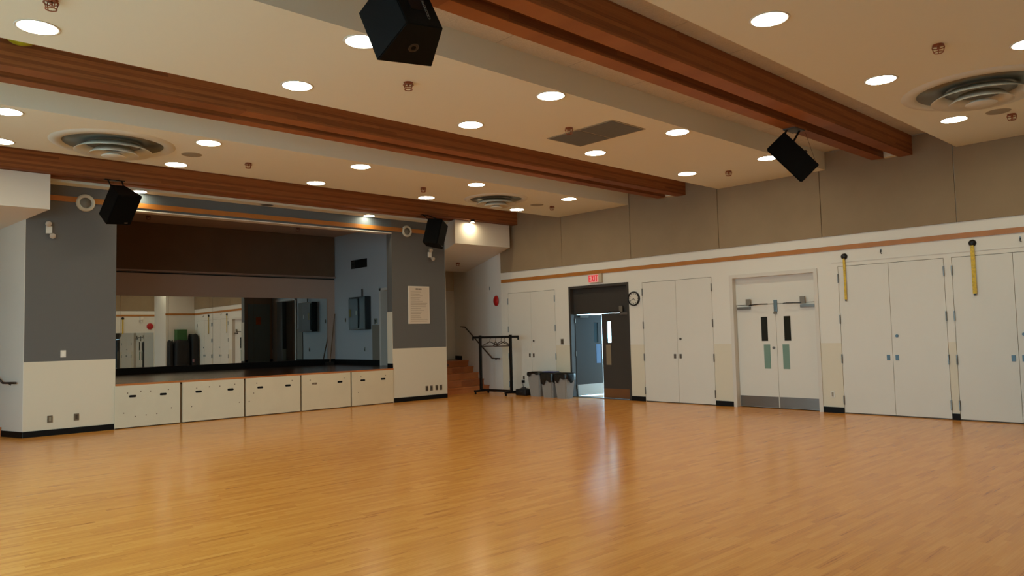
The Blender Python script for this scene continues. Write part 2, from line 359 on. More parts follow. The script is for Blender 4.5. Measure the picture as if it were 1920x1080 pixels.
# fabric panels on the right wall
ys = [15.72, 13.33, 11.08, 8.69, 6.43, 4.08, 1.5, -1.0]
nm = ['taupe fabric wall panel in the far corner beside the stage wing', 'taupe fabric wall panel above the dark open doorway, second from the stage',
      'taupe fabric wall panel above the wall clock, third from the stage', 'taupe fabric wall panel above the white double doors with kick plates',
      'taupe fabric wall panel behind the end of the nearest beam', 'taupe fabric wall panel at the right edge of the photo', None]
for i in range(7):
    o = B(W-0.03, W, ys[i+1]+0.006, ys[i]-0.006, 3.385, ZT-0.01, bevel=0.004).build('acoustic_panel', fabric_m)
    tag(o, nm[i] or 'taupe fabric wall panel out of view beyond the right edge', 'acoustic panel', 'fabric panels on the door wall')
struct(B(10.76, 11.70, S+.231, S+.24, ZD, 4.7).build('wall_closet', mat('closet_taupe', srgb(178, 150, 126), .6)))
t = thing('balloon', 'yellow green balloon caught against the middle beam at upper left', 'balloon', (1.60, 9.34, 4.94))
MB().ball((1.60, 9.35, 4.955), .1, 24, (1.35, 1.15, .70)).build('balloon_skin', mat('balloon_yellow_green', srgb(150, 150, 30), .3, noise=.2, nscale=14), t, smooth=True)
MB().cyl((1.74, 9.35, 4.95), (1.77, 9.35, 4.945), .012, .018).build('knot', MATS['balloon_yellow_green'], t)
# baseboards
def base(n, *a): struct(B(*a).build(n, black_m))
base('baseboard_right_1', W-0.014, W, 10.80, 11.20, 0, 0.11)
base('baseboard_right_2', W-0.014, W, 8.49, 8.93, 0, 0.11)
base('baseboard_right_3', W-0.014, W, 6.17, 6.57, 0, 0.11)
base('baseboard_right_4', W-0.014, W, 4.21, 4.33, 0, 0.11)
base('baseboard_right_5', W-0.014, W, 13.15, 13.65, 0, 0.11)
base('baseboard_right_6', W-0.014, W, -2.5, 2.40, 0, 0.11)
base('baseboard_front_left', 2.84, 4.33, S-0.014, S, 0, 0.11)
base('baseboard_front_right', 10.76, 12.455, S-0.014, S, 0, 0.11)
struct(MB().prism([(PL(0)[0]-.016, S-.014), (PL(.7)[0]-.016, PL(.7)[1]), PL(.7), (2.84, S)], 0, 0.11).build('baseboard_left_wing', black_m))
# ------------------------------------------------------------------ wings: soffits and stairs
def soffit(n, a, b, y0, t1, lab, sgn):
    """bulkhead over a wing passage: vertical face at y0, underside falling towards the back"""
    L = t1; zb0, zb1, zt = 4.04, 4.04-0.135*L, 4.66
    ax, bx = a; sx = sgn*dx/dy*L
    low = [(ax, y0, zb0), (bx, y0, zb0), (bx+sx, y0+L, zb1), (ax+sx, y0+L, zb1)]
    high = [(ax, y0, zt), (bx, y0, zt), (bx+sx, y0+L, zt), (ax+sx, y0+L, zt)]
    return struct(MB().hexa(low, high).build(n, white_m), lab, 'bulkhead')
YB = 15.13
soffit('wall_bulkhead_right', (12.45+(YB-S)*dx/dy, W+(YB-15.75)*dx/dy-.006), None, YB, 3.05, 'white bulkhead with sloped underside over the right stairs', 1)
soffit('wall_bulkhead_left', (0.74-(YB-15.75)*dx/dy, 2.84-(YB-S)*dx/dy), None, YB, 3.05, 'white bulkhead with sloped underside over the left stairs', -1)
def stairs(lab, inner, outer, n):
    t = thing(n, lab, 'stairs', (inner(1)[0], inner(1)[1], 0))
    for k in range(5):
        t0 = 0.95+0.385*k; t1 = 0.95+0.385*(k+1) if k < 4 else 3.45
        i0, o0, i1, o1 = inner(t0-.25), outer(t0), inner(t1-.25), outer(t1)
        MB().prism([i0, o0, o1, i1], 0, 0.172*(k+1)-0.035).build('riser', stairs_m, t)
        nz = lambda q, d: (q[0], q[1]-d)
        MB().prism([nz(i0, .02), nz(o0, .02), o1, i1], 0.172*(k+1)-0.035, 0.172*(k+1)).build('tread', stairs_m, t)
    return t
stairs('five step wooden stairs rising into the wing right of the stage', lambda t: (PR(t)[0]+.01, PR(t)[1]), lambda t: (RP(t)[0]-.005, RP(t)[1]), 'stairs')
stairs('wooden stairs at the far left edge rising behind the left pilaster', lambda t: (PL(t)[0]-.012, PL(t)[1]), lambda t: (LP(t)[0]+.005, LP(t)[1]), 'stairs')
# end wall of the right wing with its door
w = MB(); e0 = (11.9, 19.2); w.box(12.0, 16.4, 19.2, 19.4, 0, ZT)
struct(w.build('wall_wing_rear', mat('wing_cream_paint', srgb(205, 190, 165), 0.6)), 'cream end wall above the right stairs', 'wall')
d = struct(B(14.4, 15.42, 19.17, 19.2, ZD+.01, 3.1).build('door_7', door_m), 'plain cream door at the top of the right stairs', 'door')
B(14.5, 14.56, 19.12, 19.17, 1.85, 1.95).build('handle', steel_m, d)
struct(MB().prism([(RP(3.0)[0]-.02, RP(3.0)[1]), (RP(3.55)[0]-.02, RP(3.55)[1]), RP(3.55), RP(3.0)], ZD, ZD+.13).build('baseboard_right_wing', black_m))
# handrails
def rail(lab, pts, wallpts):
    t = thing('handrail', lab, 'handrail', pts[0])
    MB().tube(pts, 0.019).build('rail', mat('dark_bronze_rail', srgb(60, 46, 34), 0.35, metal=0.5), t, smooth=True)
    for p, q in wallpts: MB().tube([p, q], 0.009).build('bracket', blackmetal_m, t, smooth=True)
def rp3(t, z, off=.07): a = RP(t, off); return (a[0], a[1], z)
rail('dark metal handrail on the white wall of the right stairs', [rp3(0.03, .96), rp3(.55, .96), rp3(2.55, 1.90), rp3(2.9, 1.92)], [(rp3(t, z), rp3(t, z-.05, 0)) for t, z in ((.4, .96), (1.5, 1.40), (2.6, 1.91))])
rail('short dark handrail on the end wall above the right stairs', [(15.48, 19.1, 1.98), (15.75, 19.1, 1.98)], [((15.6, 19.1, 1.98), (15.6, 19.2, 1.93))])
def lp3(t, z, off=.07): a = PL(t); return (a[0]-off*dy, a[1]-off*dx, z)
rail('dark metal handrail on the white wall at the far left edge', [lp3(.12, .985), lp3(.55, .98), lp3(2.4, 1.92), lp3(2.8, 1.92)], [(lp3(t, z), lp3(t, z-.05, 0.0)) for t, z in ((.4, .985), (1.5, 1.45))])
# ------------------------------------------------------------------ stage
st = MB(); st.box(4.36, 10.74, S+0.05, M, 0.79, ZD); st.box(3.3, 4.36, S+.24, M, .79, ZD); st.box(10.74, 11.75, S+.24, M, .79, ZD); st.box(11.7, 13.0, S+.6, 17.9, .79, ZD-.002)
deck = struct(st.build('floor_stage', deck_m), 'dark glossy wooden stage deck', 'stage floor')
B(4.355, 10.745, S-0.02, S+0.05, 0.825, ZD).build('nosing', stairs_m, deck)
struct(B(3.3, 12.0, M, M+.2, 0, ZT).build('wall_stage_rear', stagerear_m), 'taupe rear wall of the stage', 'wall')
struct(grid_wall('X', 11.72, 11.92, S+.23, M, 0, ZT, [(16.45, 17.88, ZD, 2.98)]).build('wall_stage_right', stagein_m), 'grey white right wall of the stage', 'wall')
struct(B(3.2, 3.4, S+.23, M, 0, ZT).build('wall_stage_left', stagein_m))
struct(B(3.3, 11.8, S+.23, M, 4.74, ZT-.01).build('ceiling_stage', mat('stage_ceiling_paint', srgb(205, 172, 148), 0.8)), 'brown tinted ceiling over the stage', 'ceiling')
# opening frame
f = MB(); f.box(11.68, 11.93, 17.82, 17.90, ZD, 3.02); f.box(11.68, 11.93, 16.42, 17.90, 2.95, 3.02)
struct(f.build('trim_5', frame_m), 'pale frame around the opening in the right stage wall', 'trim')
struct(B(11.70, 11.72, 17.90, 18.30, ZD+.14, 2.0).build('trim_6', mat('taupe_wainscot', srgb(138, 130, 116), .6)))
struct(MB().prism([(12.2, S+.3), (12.95, 19.2), (13.1, 19.2), (12.35, S+.3)], ZD, ZT).build('wall_wing_inner', taupe_m))
base('baseboard_stage_right', 11.70, 11.72, 17.9, M, ZD, ZD+0.15)
base('baseboard_stage_rear', 3.4, 11.70, M-0.022, M, ZD, ZD+0.165)
base('baseboard_stage_front', 10.77, 11.72, S+.23, S+.245, ZD, ZD+0.15)
# cream reveal strip on right side of the stage opening
struct(B(10.74, 10.75, S, S+.235, ZD, 2.28).build('trim_7', mat('cream_reveal', CREAM, .5)), 'cream corner guard at the right side of the stage opening', 'trim')
struct(B(10.735, 10.75, S, S+.235, ZD, ZD+.12).build('baseboard_reveal', black_m))
tag(B(3.45, 11.70, M-0.06, M, 3.52, 4.735, bevel=.005).build('acoustic_panel', dark_fabric_m), 'dark brown fabric band high on the rear wall of the stage', 'acoustic panel')
struct(B(3.45, 11.70, M-0.10, M, 3.47, 3.515).build('trim_8', mat('taupe_rail', srgb(150, 122, 106), .5)), 'taupe rail under the dark brown fabric band', 'trim')
struct(B(3.45, 11.70, M-0.03, M, 3.43, 3.455).build('dark_gap_line', hole_m))  # black strip painted in for the dark gap under the rail
# mirrors on the stage rear wall
mx = [3.42, 4.54, 5.69, 6.84, 7.99, 9.14, 10.29, 11.44]
MT = [0, .0021, .0021, .0021, .0021, 0, 0]      # slight lean and turn of each sheet
for i in range(7):
    a, b = mx[i]+.002, mx[i+1]-.002
    t = thing('wall_mirror', ['frameless mirror sheet hidden behind the left pilaster', 'frameless stage mirror sheet at the left edge of the opening', 'frameless stage mirror sheet showing a red disc', 'frameless stage mirror sheet showing a green box',
              'frameless stage mirror sheet showing yellow straps on a white wall', 'frameless stage mirror sheet showing a door with an orange notice', 'frameless stage mirror sheet showing the dark cabinet, nearest the broom'][i], 'mirror', ((a+b)/2, M-.03, ZD+.17), 'mirror sheets on the stage rear wall')
    t.rotation_euler = (-.0033, 0, MT[i])
    o = B(a-(a+b)/2, b-(a+b)/2, -0.006, 0.006, 0, 2.84-ZD-.17).build('glass', mirror_m); o.parent = t
# cabinet, vent, plates on the stage right wall
t = thing('electrical_cabinet', 'dark slate electrical cabinet on the right stage wall', 'cabinet', (11.5, 18.9, 1.9))
B(11.52, 11.72, 18.38, 19.25, 1.88, 2.82, bevel=.008).build('body', cab_m, t)
B(11.49, 11.52, 18.72, 19.22, 1.93, 2.77, bevel=.006).build('door', mat('cabinet_blue_grey', srgb(38, 48, 56), .4), t)
B(11.484, 11.49, 19.08, 19.17, 2.25, 2.47).build('label', mat('label_yellow', srgb(120, 112, 60), .6), t)
B(11.484, 11.49, 18.78, 18.82, 2.30, 2.42).build('handle', steel_m, t)
MB().cyl((11.66, 18.75, 2.82), (11.66, 18.75, 3.05), .02).build('conduit', blackmetal_m, t)
t = thing('air_vent', 'dark rectangular air vent high on the right stage wall', 'vent', (11.7, 19, 3.7))
B(11.70, 11.72, 18.56, 19.40, 3.68, 3.93).build('frame', hole_m, t)
f = MB()
for k in range(6): f.box(11.688, 11.70, 19.18, 19.36, 3.71+.033*k, 3.725+.033*k)
f.build('louvre', mat('vent_louvre', srgb(60, 58, 55), .5), t)
for y, z, w_, h_, lab in ((19.77, 2.18, .05, .12, 'small dark switch on the stage wall left of the cabinet'), (18.73, 1.31, .05, .12, 'small dark outlet on the stage wall under the cabinet'), (18.13, 2.10, .16, .16, 'dark control plate on the stage wall beside the opening')):
    t = thing('wall_switch', lab, 'switch', (11.7, y, z))
    B(11.708, 11.72, y-w_/2, y+w_/2, z-h_/2, z+h_/2).build('plate', plate_m, t); B(11.70, 11.708, y-w_/5, y+w_/5, z-h_/4, z+h_/4).build('button', blackmetal_m, t)
# broom leaning in the corner
t = thing('push_broom', 'wooden broom leaning in the far right corner of the stage', 'broom', (11.42, 20.2, ZD))
MB().cyl((11.40, 20.15, ZD+.08), (11.66, 20.3, 2.38), .016).build('handle', amber_m, t)
B(11.25, 11.5, 20.08, 20.18, ZD, ZD+.09).build('brush', mat('brush_dark', srgb(40, 32, 26), .9), t)
# door with notice on the back of the right pilaster wall (seen in the mirror)
d = struct(B(10.86, 11.62, S+.24, S+.26, ZD+.0, 2.9).build('door_8', mat('pale_green_grey_door', srgb(150, 158, 150), .5)), 'pale closet door with an orange notice, seen in the stage mirror', 'door')
tag(B(11.12, 11.3, S+.261, S+.265, 2.2, 2.45).build('paper_notice', orange_m), 'orange paper notice on the closet door seen in the stage mirror', 'notice')
# moveable stage front boxes
bx = [(4.33, 5.55), (5.60, 6.885), (6.93, 8.20), (8.245, 9.51), (9.55, 10.735)]
slots = [(4.65, 5.22), (5.92, 6.59), (7.25, 7.90), (8.56, 9.22), (9.85, 10.43)]
cols = [srgb(212, 206, 184), srgb(216, 208, 184), srgb(218, 206, 178), srgb(218, 204, 174), srgb(218, 204, 174)]
lab = ['leftmost cream plywood panel under the stage edge, with screw holes along its bottom', 'second cream plywood panel from the left under the stage edge', 'middle cream plywood panel of the five under the stage edge',
       'cream stage front panel whose left hand slot is filled in', 'cream plywood stage front panel next to the right pilaster']
holes = [[(4.56, .68), (4.80, .70), (4.98, .69), (5.32, .70), (4.49, .30), (4.70, .22), (4.90, .23), (5.10, .24), (5.38, .33)], [(5.88, .69), (6.14, .70), (6.36, .70), (6.68, .72), (5.78, .32), (6.78, .33)],
         [(7.17, .71), (7.0, .33), (8.0, .72), (7.1, .5)], [(8.45, .70), (9.33, .70)], [(9.80, .70), (9.72, .33), (10.5, .70)]]
for i, (a, b) in enumerate(bx):
    t = thing('stage_front_panel', lab[i], 'panel', ((a+b)/2, S, 0), 'plywood panels under the stage edge')
    m_ = mat('cream_plywood_%d' % i, cols[i], .5, noise=.03, nscale=3)
    bd = B(a, b, S-0.045+.006*i, S+0.02, 0.02, 0.825, bevel=.004).build('board', m_, t)
    yf = S-0.045+.006*i
    for j, s_ in enumerate(slots[i]):
        mm = mat('filled_slot', srgb(160, 138, 112), .7) if (i == 3 and j == 0) else hole_m
        sb = MB(); sb.box(s_-.045, s_+.045, yf-.003, yf, .593, .637)
        sb.cyl((s_-.045, yf-.003, .615), (s_-.045, yf, .615), .022); sb.cyl((s_+.045, yf-.003, .615), (s_+.045, yf, .615), .022)
        sb.build('hand_slot', mm, bd)
    for hx_, hz in holes[i]: MB().cyl((hx_, yf-.002, hz), (hx_, yf, hz), .012, n=10).build('screw_hole', screw_m, bd)
struct(B(4.36, 10.74, S+0.021, S+0.05, 0.0, .79).build('wall_stage_base', mat('stage_base_brown', srgb(120, 100, 72), .8)))  # plain brown board behind the stage front panels
# ------------------------------------------------------------------ stage front fixtures
def ring_speaker(x, z, r, lab):
    t = thing('wall_speaker', lab, 'speaker', (x, S, z), 'round speakers on the header trim')
    mm = Matrix.Translation((x, S, z)) @ Matrix.Rotation(PI/2, 4, 'X')
    MB().lathe([(r*.60, .03), (r*.72, .05), (r*.9, .045), (r, .02), (r, 0), (r*.60, 0)], 40, mm, close=True).build('ring', mat('cream_ring', srgb(205, 200, 182), .5), t, smooth=True)
    MB().lathe([(0, .034), (r*.6, .028), (r*.6, 0)], 40, mm).build('grille', mat('ring_grille_grey', srgb(128, 124, 112), .7), t, smooth=True)
ring_speaker(3.80, 4.335, .165, 'round white wall speaker on the trim left of the left hanging speaker')
ring_speaker(11.22, 4.36, .15, 'round white wall speaker on the trim left of the right hanging speaker')
def emergency(x, z, lab):
    t = thing('emergency_light', lab, 'emergency light', (x, S, z), 'twin head emergency lights')
    B(x-.05, x+.05, S-.05, S, z-.07, z+.07, bevel=.01).build('housing', plast_m, t)
    for s_, zz in ((-.03, z+.11), (.04, z-.11)):
        mm = Matrix.Translation((x+s_, S-.10, zz)) @ Matrix.Rotation(PI/2+.4, 4, 'X')
        MB().lathe([(0, -.05), (.035, -.04), (.052, .035), (.048, .045), (0, .035)], 20, mm).build('lamp_head', mat('emergency_lamp', srgb(190, 180, 165), .3), t, smooth=True)
emergency(3.20, 3.77, 'twin headed emergency light on the grey wall left of the stage')
emergency(11.93, 3.79, 'twin headed emergency light below the right hanging speaker')
t = thing('notice_board', 'tall white framed notice sheet on the grey pilaster right of the stage', 'notice', (11.56, S, 1.97))
B(11.225, 11.895, S-.03, S, 1.97, 2.945, bevel=.006).build('frame', mat('white_frame', srgb(225, 215, 200), .4), t)
B(11.255, 11.865, S-.034, S-.03, 2.0, 2.915).build('sheet', paper_m, t)
random.seed(4)
f = MB(); z = 2.80
for k in range(17):
    x1 = random.uniform(11.55, 11.84); f.box(11.29, x1, S-.0355, S-.034, z-.008, z); z -= .045 if k % 4 else .055
f.build('text_lines', ink_m, t)
f = MB()
for a, b in ((11.45, 11.50), (11.505, 11.54), (11.55, 11.60), (11.605, 11.64)): f.box(a, b, S-.036, S-.034, 2.855, 2.885)
f.build('heading', ink2_m, t)
def plate(x, z, w_, h_, lab, m_=plate_m, m2=ink2_m, g=None, nm_='power_outlet'):
    t = thing(nm_, lab, 'switch' if 'switch' in nm_ else 'outlet', (x, S, z), g)
    B(x-w_/2, x+w_/2, S-.012, S, z-h_/2, z+h_/2, bevel=.003).build('cover_plate', m_, t)
    B(x-w_/5, x+w_/5, S-.016, S-.012, z-h_/3.2, z+h_/3.2).build('face', m2, t)
plate(3.46, 1.48, .09, .13, 'white light switch on the grey wall left of the stage', plast_m, mat('switch_white', srgb(240, 236, 225), .4), nm_='light_switch')
plate(3.26, .30, .085, .125, 'steel outlet low on the left pilaster, nearer the corner', m2=mat('steel_face', srgb(150, 142, 120), .4))
plate(3.69, .30, .085, .125, 'steel outlet low on the left pilaster, nearer the stage')
for x, l in ((11.78, 'leftmost'), (11.93, 'second'), (12.10, 'third'), (12.24, 'rightmost')):
    plate(x, .29, .075, .13, l+' of the four steel outlets low on the right pilaster', g='outlets on the right pilaster')
# ------------------------------------------------------------------ doors on the right wall
def hinge(y, z, parent, r=.013):
    MB().cyl((W-.012, y, z-.085), (W-.012, y, z+.085), r, n=10).build('hinge', steel_m, parent)
def storage(n, y0, y1, zt, lab, hm=None, knob=True):
    d = bpy.data.objects.new(n, None); COL.objects.link(d); d.location = (W, (y0+y1)/2, 0); struct(d, lab, 'door')
    ym = (y0+y1)/2
    for a, b in ((y0+.007, ym-.003), (ym+.003, y1-.007)):
        B(W+.0, W+.045, a, b, .02, zt-.008, bevel=.002).build('door_leaf', door_m, d)
    B(W+.03, W+.08, y0, y1, 0, zt).build('backing', mat('door_gap_brown', srgb(100, 90, 74), .8), d)
    for z in (.25, 1.03, 1.78, 2.56):
        for y in (y0+.004, y1-.004): hinge(y, z, d)
    hm = hm or steel_m
    for s_ in (-1, 1): B(W-.012, W, ym+s_*.075-.028, ym+s_*.075+.028, 1.01, 1.11, bevel=.003).build('flush_pull', hm, d)
    if knob:
        MB().cyl((W-.02, ym-.09, 1.45), (W, ym-.09, 1.45), .026, n=16).build('lock', hm, d)
    return d
bl = mat('blue_steel_pull', srgb(90, 116, 130), .45, metal=.3)
storage('door_1', 13.65, 15.47, 2.79, 'cream double storage doors behind the garment rack')
storage('door_3', 8.93, 10.80, 2.79, 'white double storage doors between the clock and the kick plate doors')
storage('door_5', 4.33, 6.17, 2.79, 'tall white double storage doors under the left yellow strap', bl)
storage('door_6', 2.40, 4.21, 2.79, 'tall white double storage doors at the right edge', bl)
# thin head line above doors 5 and 6
struct(B(W-.01, W, 2.3, 6.28, 2.86, 2.872).build('trim_10', frame_m), 'thin white head moulding over the two storage doors at right', 'trim')
# white double doors
d = bpy.data.objects.new('door_4', None); COL.objects.link(d); d.location = (W, 7.5, 0); struct(d, 'white double doors with dark glass slots and steel kick plates', 'door')
y0, y1, zt = 6.57, 8.49, 2.79
f = MB(); f.box(W-.02, W+.20, y0, y0+.075, 0, zt); f.box(W-.02, W+.20, y1-.075, y1, 0, zt); f.box(W-.02, W+.20, y0+.075, y1-.075, zt-.075, zt); f.build('door_frame', frame_m, d)
B(W+.11, W+.15, y0+.075, y1-.075, 2.145, zt-.075).build('transom_panel', door_m, d)
B(W+.17, W+.20, y0, y1, 0, zt).build('backing', hole_m, d)  # unseen black sheet added to stop daylight leaking in under the leaves
ym = 7.53
def leaf(a, b, m_, up, lo, kick, km, par, x0=W+.11, gm=darkglass_m, gm2=greenglass_m):
    l = B(x0, x0+.045, a, b, .015, 2.135, bevel=.002).build('door_leaf', m_, par)
    B(x0-.004, x0, up[0], up[1], up[2], up[3]).build('glass_slot', gm, l)
    B(x0-.004, x0, lo[0], lo[1], lo[2], lo[3]).build('lower_glass_slot' if gm2 is greenglass_m else 'push_plate', gm2, l)
    B(x0-.004, x0, a+.01, b-.01, .02, kick).build('kick_plate', km, l)
    return l
l1 = leaf(y0+.08, ym-.003, door_m, (7.22, 7.36, 1.38, 1.88), (7.27, 7.41, .81, 1.31), .24, steel_m, d)
l2 = leaf(ym+.003, y1-.08, door_m, (7.72, 7.86, 1.38, 1.88), (7.68, 7.82, .81, 1.31), .24, steel_m, d)
MB().cyl((W+.09, 7.60, 1.24), (W+.11, 7.60, 1.24), .026).build('lock', steel_m, l2)
def closer(ya, yb, ybox, z, par, x0=W+.11, m_=steel_m):
    c = B(x0-.055, x0, min(ya, yb), max(ya, yb), z-.075, z-.02, bevel=.004).build('door_closer', m_, par)
    B(x0-.075, x0-.045, ybox-.05, ybox+.05, z+.0, z+.14).build('arm_bracket', mat('closer_bracket', srgb(130, 122, 110), .5, metal=.5), c)
    s_ = 1 if yb > ya else -1
    MB().tube([(x0-.06, ybox, z+.01), (x0-.14, ybox-s_*.30, z+.02), (x0-.03, ybox-s_*.42, z+.02)], .011).build('closer_arm', blackmetal_m, c)
closer(8.08, 8.37, 8.10, 2.12, d); closer(6.98, 6.69, 6.92, 2.12, d)
tl = B(W+.08, W+.11, ym-.045, ym+.025, 1.98, 2.22, bevel=.006).build('top_latch', mat('latch_blue_steel', srgb(110, 128, 134), .3, metal=.6), d)
B(W+.075, W+.11, ym-.03, ym+.03, 1.93, 1.98).build('latch_foot', plate_m, d)
# dark double doors, one leaf open
d = bpy.data.objects.new('door_2', None); COL.objects.link(d); d.location = (W, 12.2, 0); struct(d, 'dark brown double doors with the left leaf open to daylight', 'door')
y0, y1, zt = 11.20, 13.15, 2.83
f = MB(); f.box(W-.01, W+.22, y0, y0+.06, 0, zt); f.box(W-.01, W+.22, y1-.06, y1, 0, zt); f.box(W-.01, W+.22, y0+.06, y1-.06, zt-.06, zt); f.build('door_frame', darkdoor_m, d)
B(W+.12, W+.20, y0+.06, y1-.06, 2.108, zt-.06).build('transom_panel', darkdoor_m, d)
xl = W+.12; ym = 12.17
l2 = MB()
def ring_leaf(mb, a, b, g, x0, x1, z1=2.10):
    us = sorted((a, b, g[0], g[1])); 
    mb.box(x0, x1, a, b, .015, g[2]); mb.box(x0, x1, a, b, g[3], z1); mb.box(x0, x1, a, g[0], g[2], g[3]); mb.box(x0, x1, g[1], b, g[2], g[3])
ring_leaf(l2, y0+.065, ym, (11.88, 12.02, 1.38, 1.90), xl, xl+.045)
l2o = l2.build('door_leaf', darkdoor_m, d)
B(xl+.018, xl+.024, 11.88, 12.02, 1.38, 1.90).build('glass_slot', glass_m, l2o)
B(xl-.004, xl, 11.90, 12.05, .83, 1.33).build('push_plate', mat('tan_plate', srgb(150, 136, 112), .45, metal=.3), l2o)
B(xl-.004, xl, y0+.075, ym-.01, .02, .25).build('kick_plate', bronze_m, l2o)
closer(11.55, 11.26, 11.50, 2.13, l2o, xl, mat('dark_closer', srgb(92, 84, 78), .6))
hy = y1-.07; ang = math.radians(83)
# open leaf: built closed (hinge at y=hy, running to -y), swung outwards about the hinge
hm_ = Matrix.Translation((xl+.03, hy, 0)) @ Matrix.Rotation(ang, 4, 'Z') @ Matrix.Translation((-(xl+.03), -hy, 0))
lm = MB(); ring_leaf(lm, hy-.92, hy, (hy-.78, hy-.64, 1.38, 1.90), xl+.03, xl+.075)
lo_ = lm.build('open_door_leaf', daylit_leaf_m, d, mtx=hm_)
B(xl+.048, xl+.054, hy-.78, hy-.64, 1.38, 1.90).build('glass_slot', mat('tinted_blue_glass', srgb(70, 96, 110), .08), lo_, mtx=hm_)
B(xl+.025, xl+.03, hy-.86, hy-.70, .83, 1.33).build('push_plate', mat('pale_blue_plate', srgb(120, 150, 190), .3, metal=.4), lo_, mtx=hm_)
B(xl+.025, xl+.03, hy-.90, hy-.03, .02, .30).build('kick_plate', mat('daylit_kick_plate', srgb(205, 215, 218), .4, metal=.3), lo_, mtx=hm_)  # kick plate colour lightened to carry the bluish daylight on it
B(xl-.02, xl+.03, hy-.42, hy-.12, 2.03, 2.08).build('door_closer', steel_m, lo_, mtx=hm_)
for z in (.25, 1.1, 1.95): MB().cyl((xl+.03, hy+.0, z-.06), (xl+.03, hy+.0, z+.06), .012).build('hinge', steel_m, d)
struct(B(W+.0, W+.24, y0+.06, y1-.06, 0, .012).build('trim_11', steel_m), 'steel threshold under the dark double doors', 'trim')
struct(B(W+.22, 40, 2, 30, -.12, -.005).build('ground', outside_m), 'pale concrete outside the open door', 'ground')
v = MB(); v.box(W+.22, W+3.6, 10.7, 16.5, 2.95, 3.05); v.box(W+.22, W+3.6, 10.5, 10.7, 0, 3.05)  # unseen roof and side wall added to keep skylight off the open leaf
struct(v.build('wall_shade_canopy', mat('shade_canopy_grey', srgb(110, 118, 122), .7)), 'added grey canopy shading the open door from outside', 'wall')
struct(B(-30, -1.7, -20, 40, -.3, -.1).build('ground_left', outside_m))
# exit sign
t = thing('exit_sign', 'small lit exit sign above the dark doorway', 'exit sign', (W-.05, 12.2, 2.87))
B(W-.07, W, 11.98, 12.40, 2.875, 3.095, bevel=.005).build('housing', mat('sign_beige', srgb(190, 175, 150), .5), t)
B(W-.076, W-.07, 12.07, 12.39, 2.89, 3.08).build('face', exit_m, t)
f = MB(); H0, H1 = 2.905, 3.065; th = .026
def seg(ya, za, yb, zb):   # bar in the y-z plane; text runs towards -y
    p, q = Vector((0, ya, za)), Vector((0, yb, zb)); dd = (q-p); n_ = Vector((0, -dd.z, dd.y)).normalized()*th/2
    vs = [p+n_, q+n_, q-n_, p-n_]; f.hexa([(W-.080, v.y, v.z) for v in vs], [(W-.076, v.y, v.z) for v in vs])
y = 12.375
seg(y, H0, y, H1); seg(y, H1-.013, y-.06, H1-.013); seg(y, (H0+H1)/2, y-.05, (H0+H1)/2); seg(y, H0+.013, y-.06, H0+.013)
seg(y-.085, H0, y-.145, H1); seg(y-.085, H1, y-.145, H0)
seg(y-.18, H0, y-.18, H1)
seg(y-.245, H0, y-.245, H1); seg(y-.205, H1-.013, y-.285, H1-.013)
f.build('lettering', exitred_m, t)
# clock
t = thing('wall_clock', 'round black rimmed wall clock beside the dark doorway', 'clock', (W, 11.04, 2.42))
mm = Matrix.Translation((W, 11.04, 2.42)) @ Matrix.Rotation(-PI/2, 4, 'Y')
MB().lathe([(.142, .03), (.15, .05), (.168, .045), (.172, 0), (.142, 0)], 48, mm, close=True).build('rim', blackmetal_m, t, smooth=True)
dial = MB().lathe([(0, .02), (.145, .02), (.145, 0)], 48, mm).build('dial', mat('dial_white', srgb(222, 214, 200), .5), t)
for k in range(12):
    MB().box(-.007, .007, .105, .13, 0, .003, Matrix.Translation((W-.023, 11.04, 2.42)) @ Matrix.Rotation(-PI/2, 4, 'Y') @ Matrix.Rotation(k*PI/6, 4, 'Z')).build('hour_mark', ink2_m, dial)
for n_, a, L_ in (('hour_hand', 2.3, .075), ('minute_hand', .4, .11)):
    MB().box(-.005, .005, -.01, L_, 0, .004, Matrix.Translation((W-.026, 11.04, 2.42)) @ Matrix.Rotation(-PI/2, 4, 'Y') @ Matrix.Rotation(a, 4, 'Z')).build(n_, ink2_m, dial)
# yellow straps, hooks
def strap(y, zt, zb, w_, lab):
    t = thing('hanging_strap', lab, 'strap', (W-.03, y, zb), 'yellow straps over the storage doors')
    mm = Matrix.Translation((W, y, zt+.07)) @ Matrix.Rotation(-PI/2, 4, 'Y')
    MB().lathe([(0, .05), (.03, .05), (.055, .03), (.06, 0)], 20, mm).build('knob', blackmetal_m, t, smooth=True)
    b_ = MB(); n = 14
    for k in range(n):
        za, zb_ = zt-(zt-zb)*k/n, zt-(zt-zb)*(k+1)/n
        b_.box(W-.034, W-.028, y-w_/2, y+w_/2, zb_+.0015, za)
    b_.box(W-.04, W-.026, y-w_*.35, y+w_*.35, zt-.02, zt+.06)
    b_.build('webbing', yellow_m, t)
    B(W-.038, W-.024, y-w_*.3, y+w_*.3, zb-.03, zb).build('end_tip', blackmetal_m, t)
strap(6.03, 2.90, 2.15, .042, 'thin yellow strap hanging beside the white doors with kick plates')
strap(3.87, 2.93, 2.14, .062, 'wider yellow strap hanging nearest the right edge of the photo')
def hook(y, z, lab):
    t = thing('wall_hook', lab, 'hook', (W, y, z), 'small bare hooks above the storage doors')
    B(W-.008, W, y-.012, y+.012, z-.03, z+.03).build('hook_plate', steel_m, t)
    MB().tube([(W-.008, y, z+.01), (W-.03, y, z-.02), (W-.03, y, z-.05), (W-.012, y-.015, z-.06)], .006).build('hook_arm', blackmetal_m, t, smooth=True)
hook(5.36, 3.02, 'small bare hook on the white wall between the two yellow straps')
hook(3.18, 3.01, 'small bare hook at the right edge, right of the wide yellow strap')
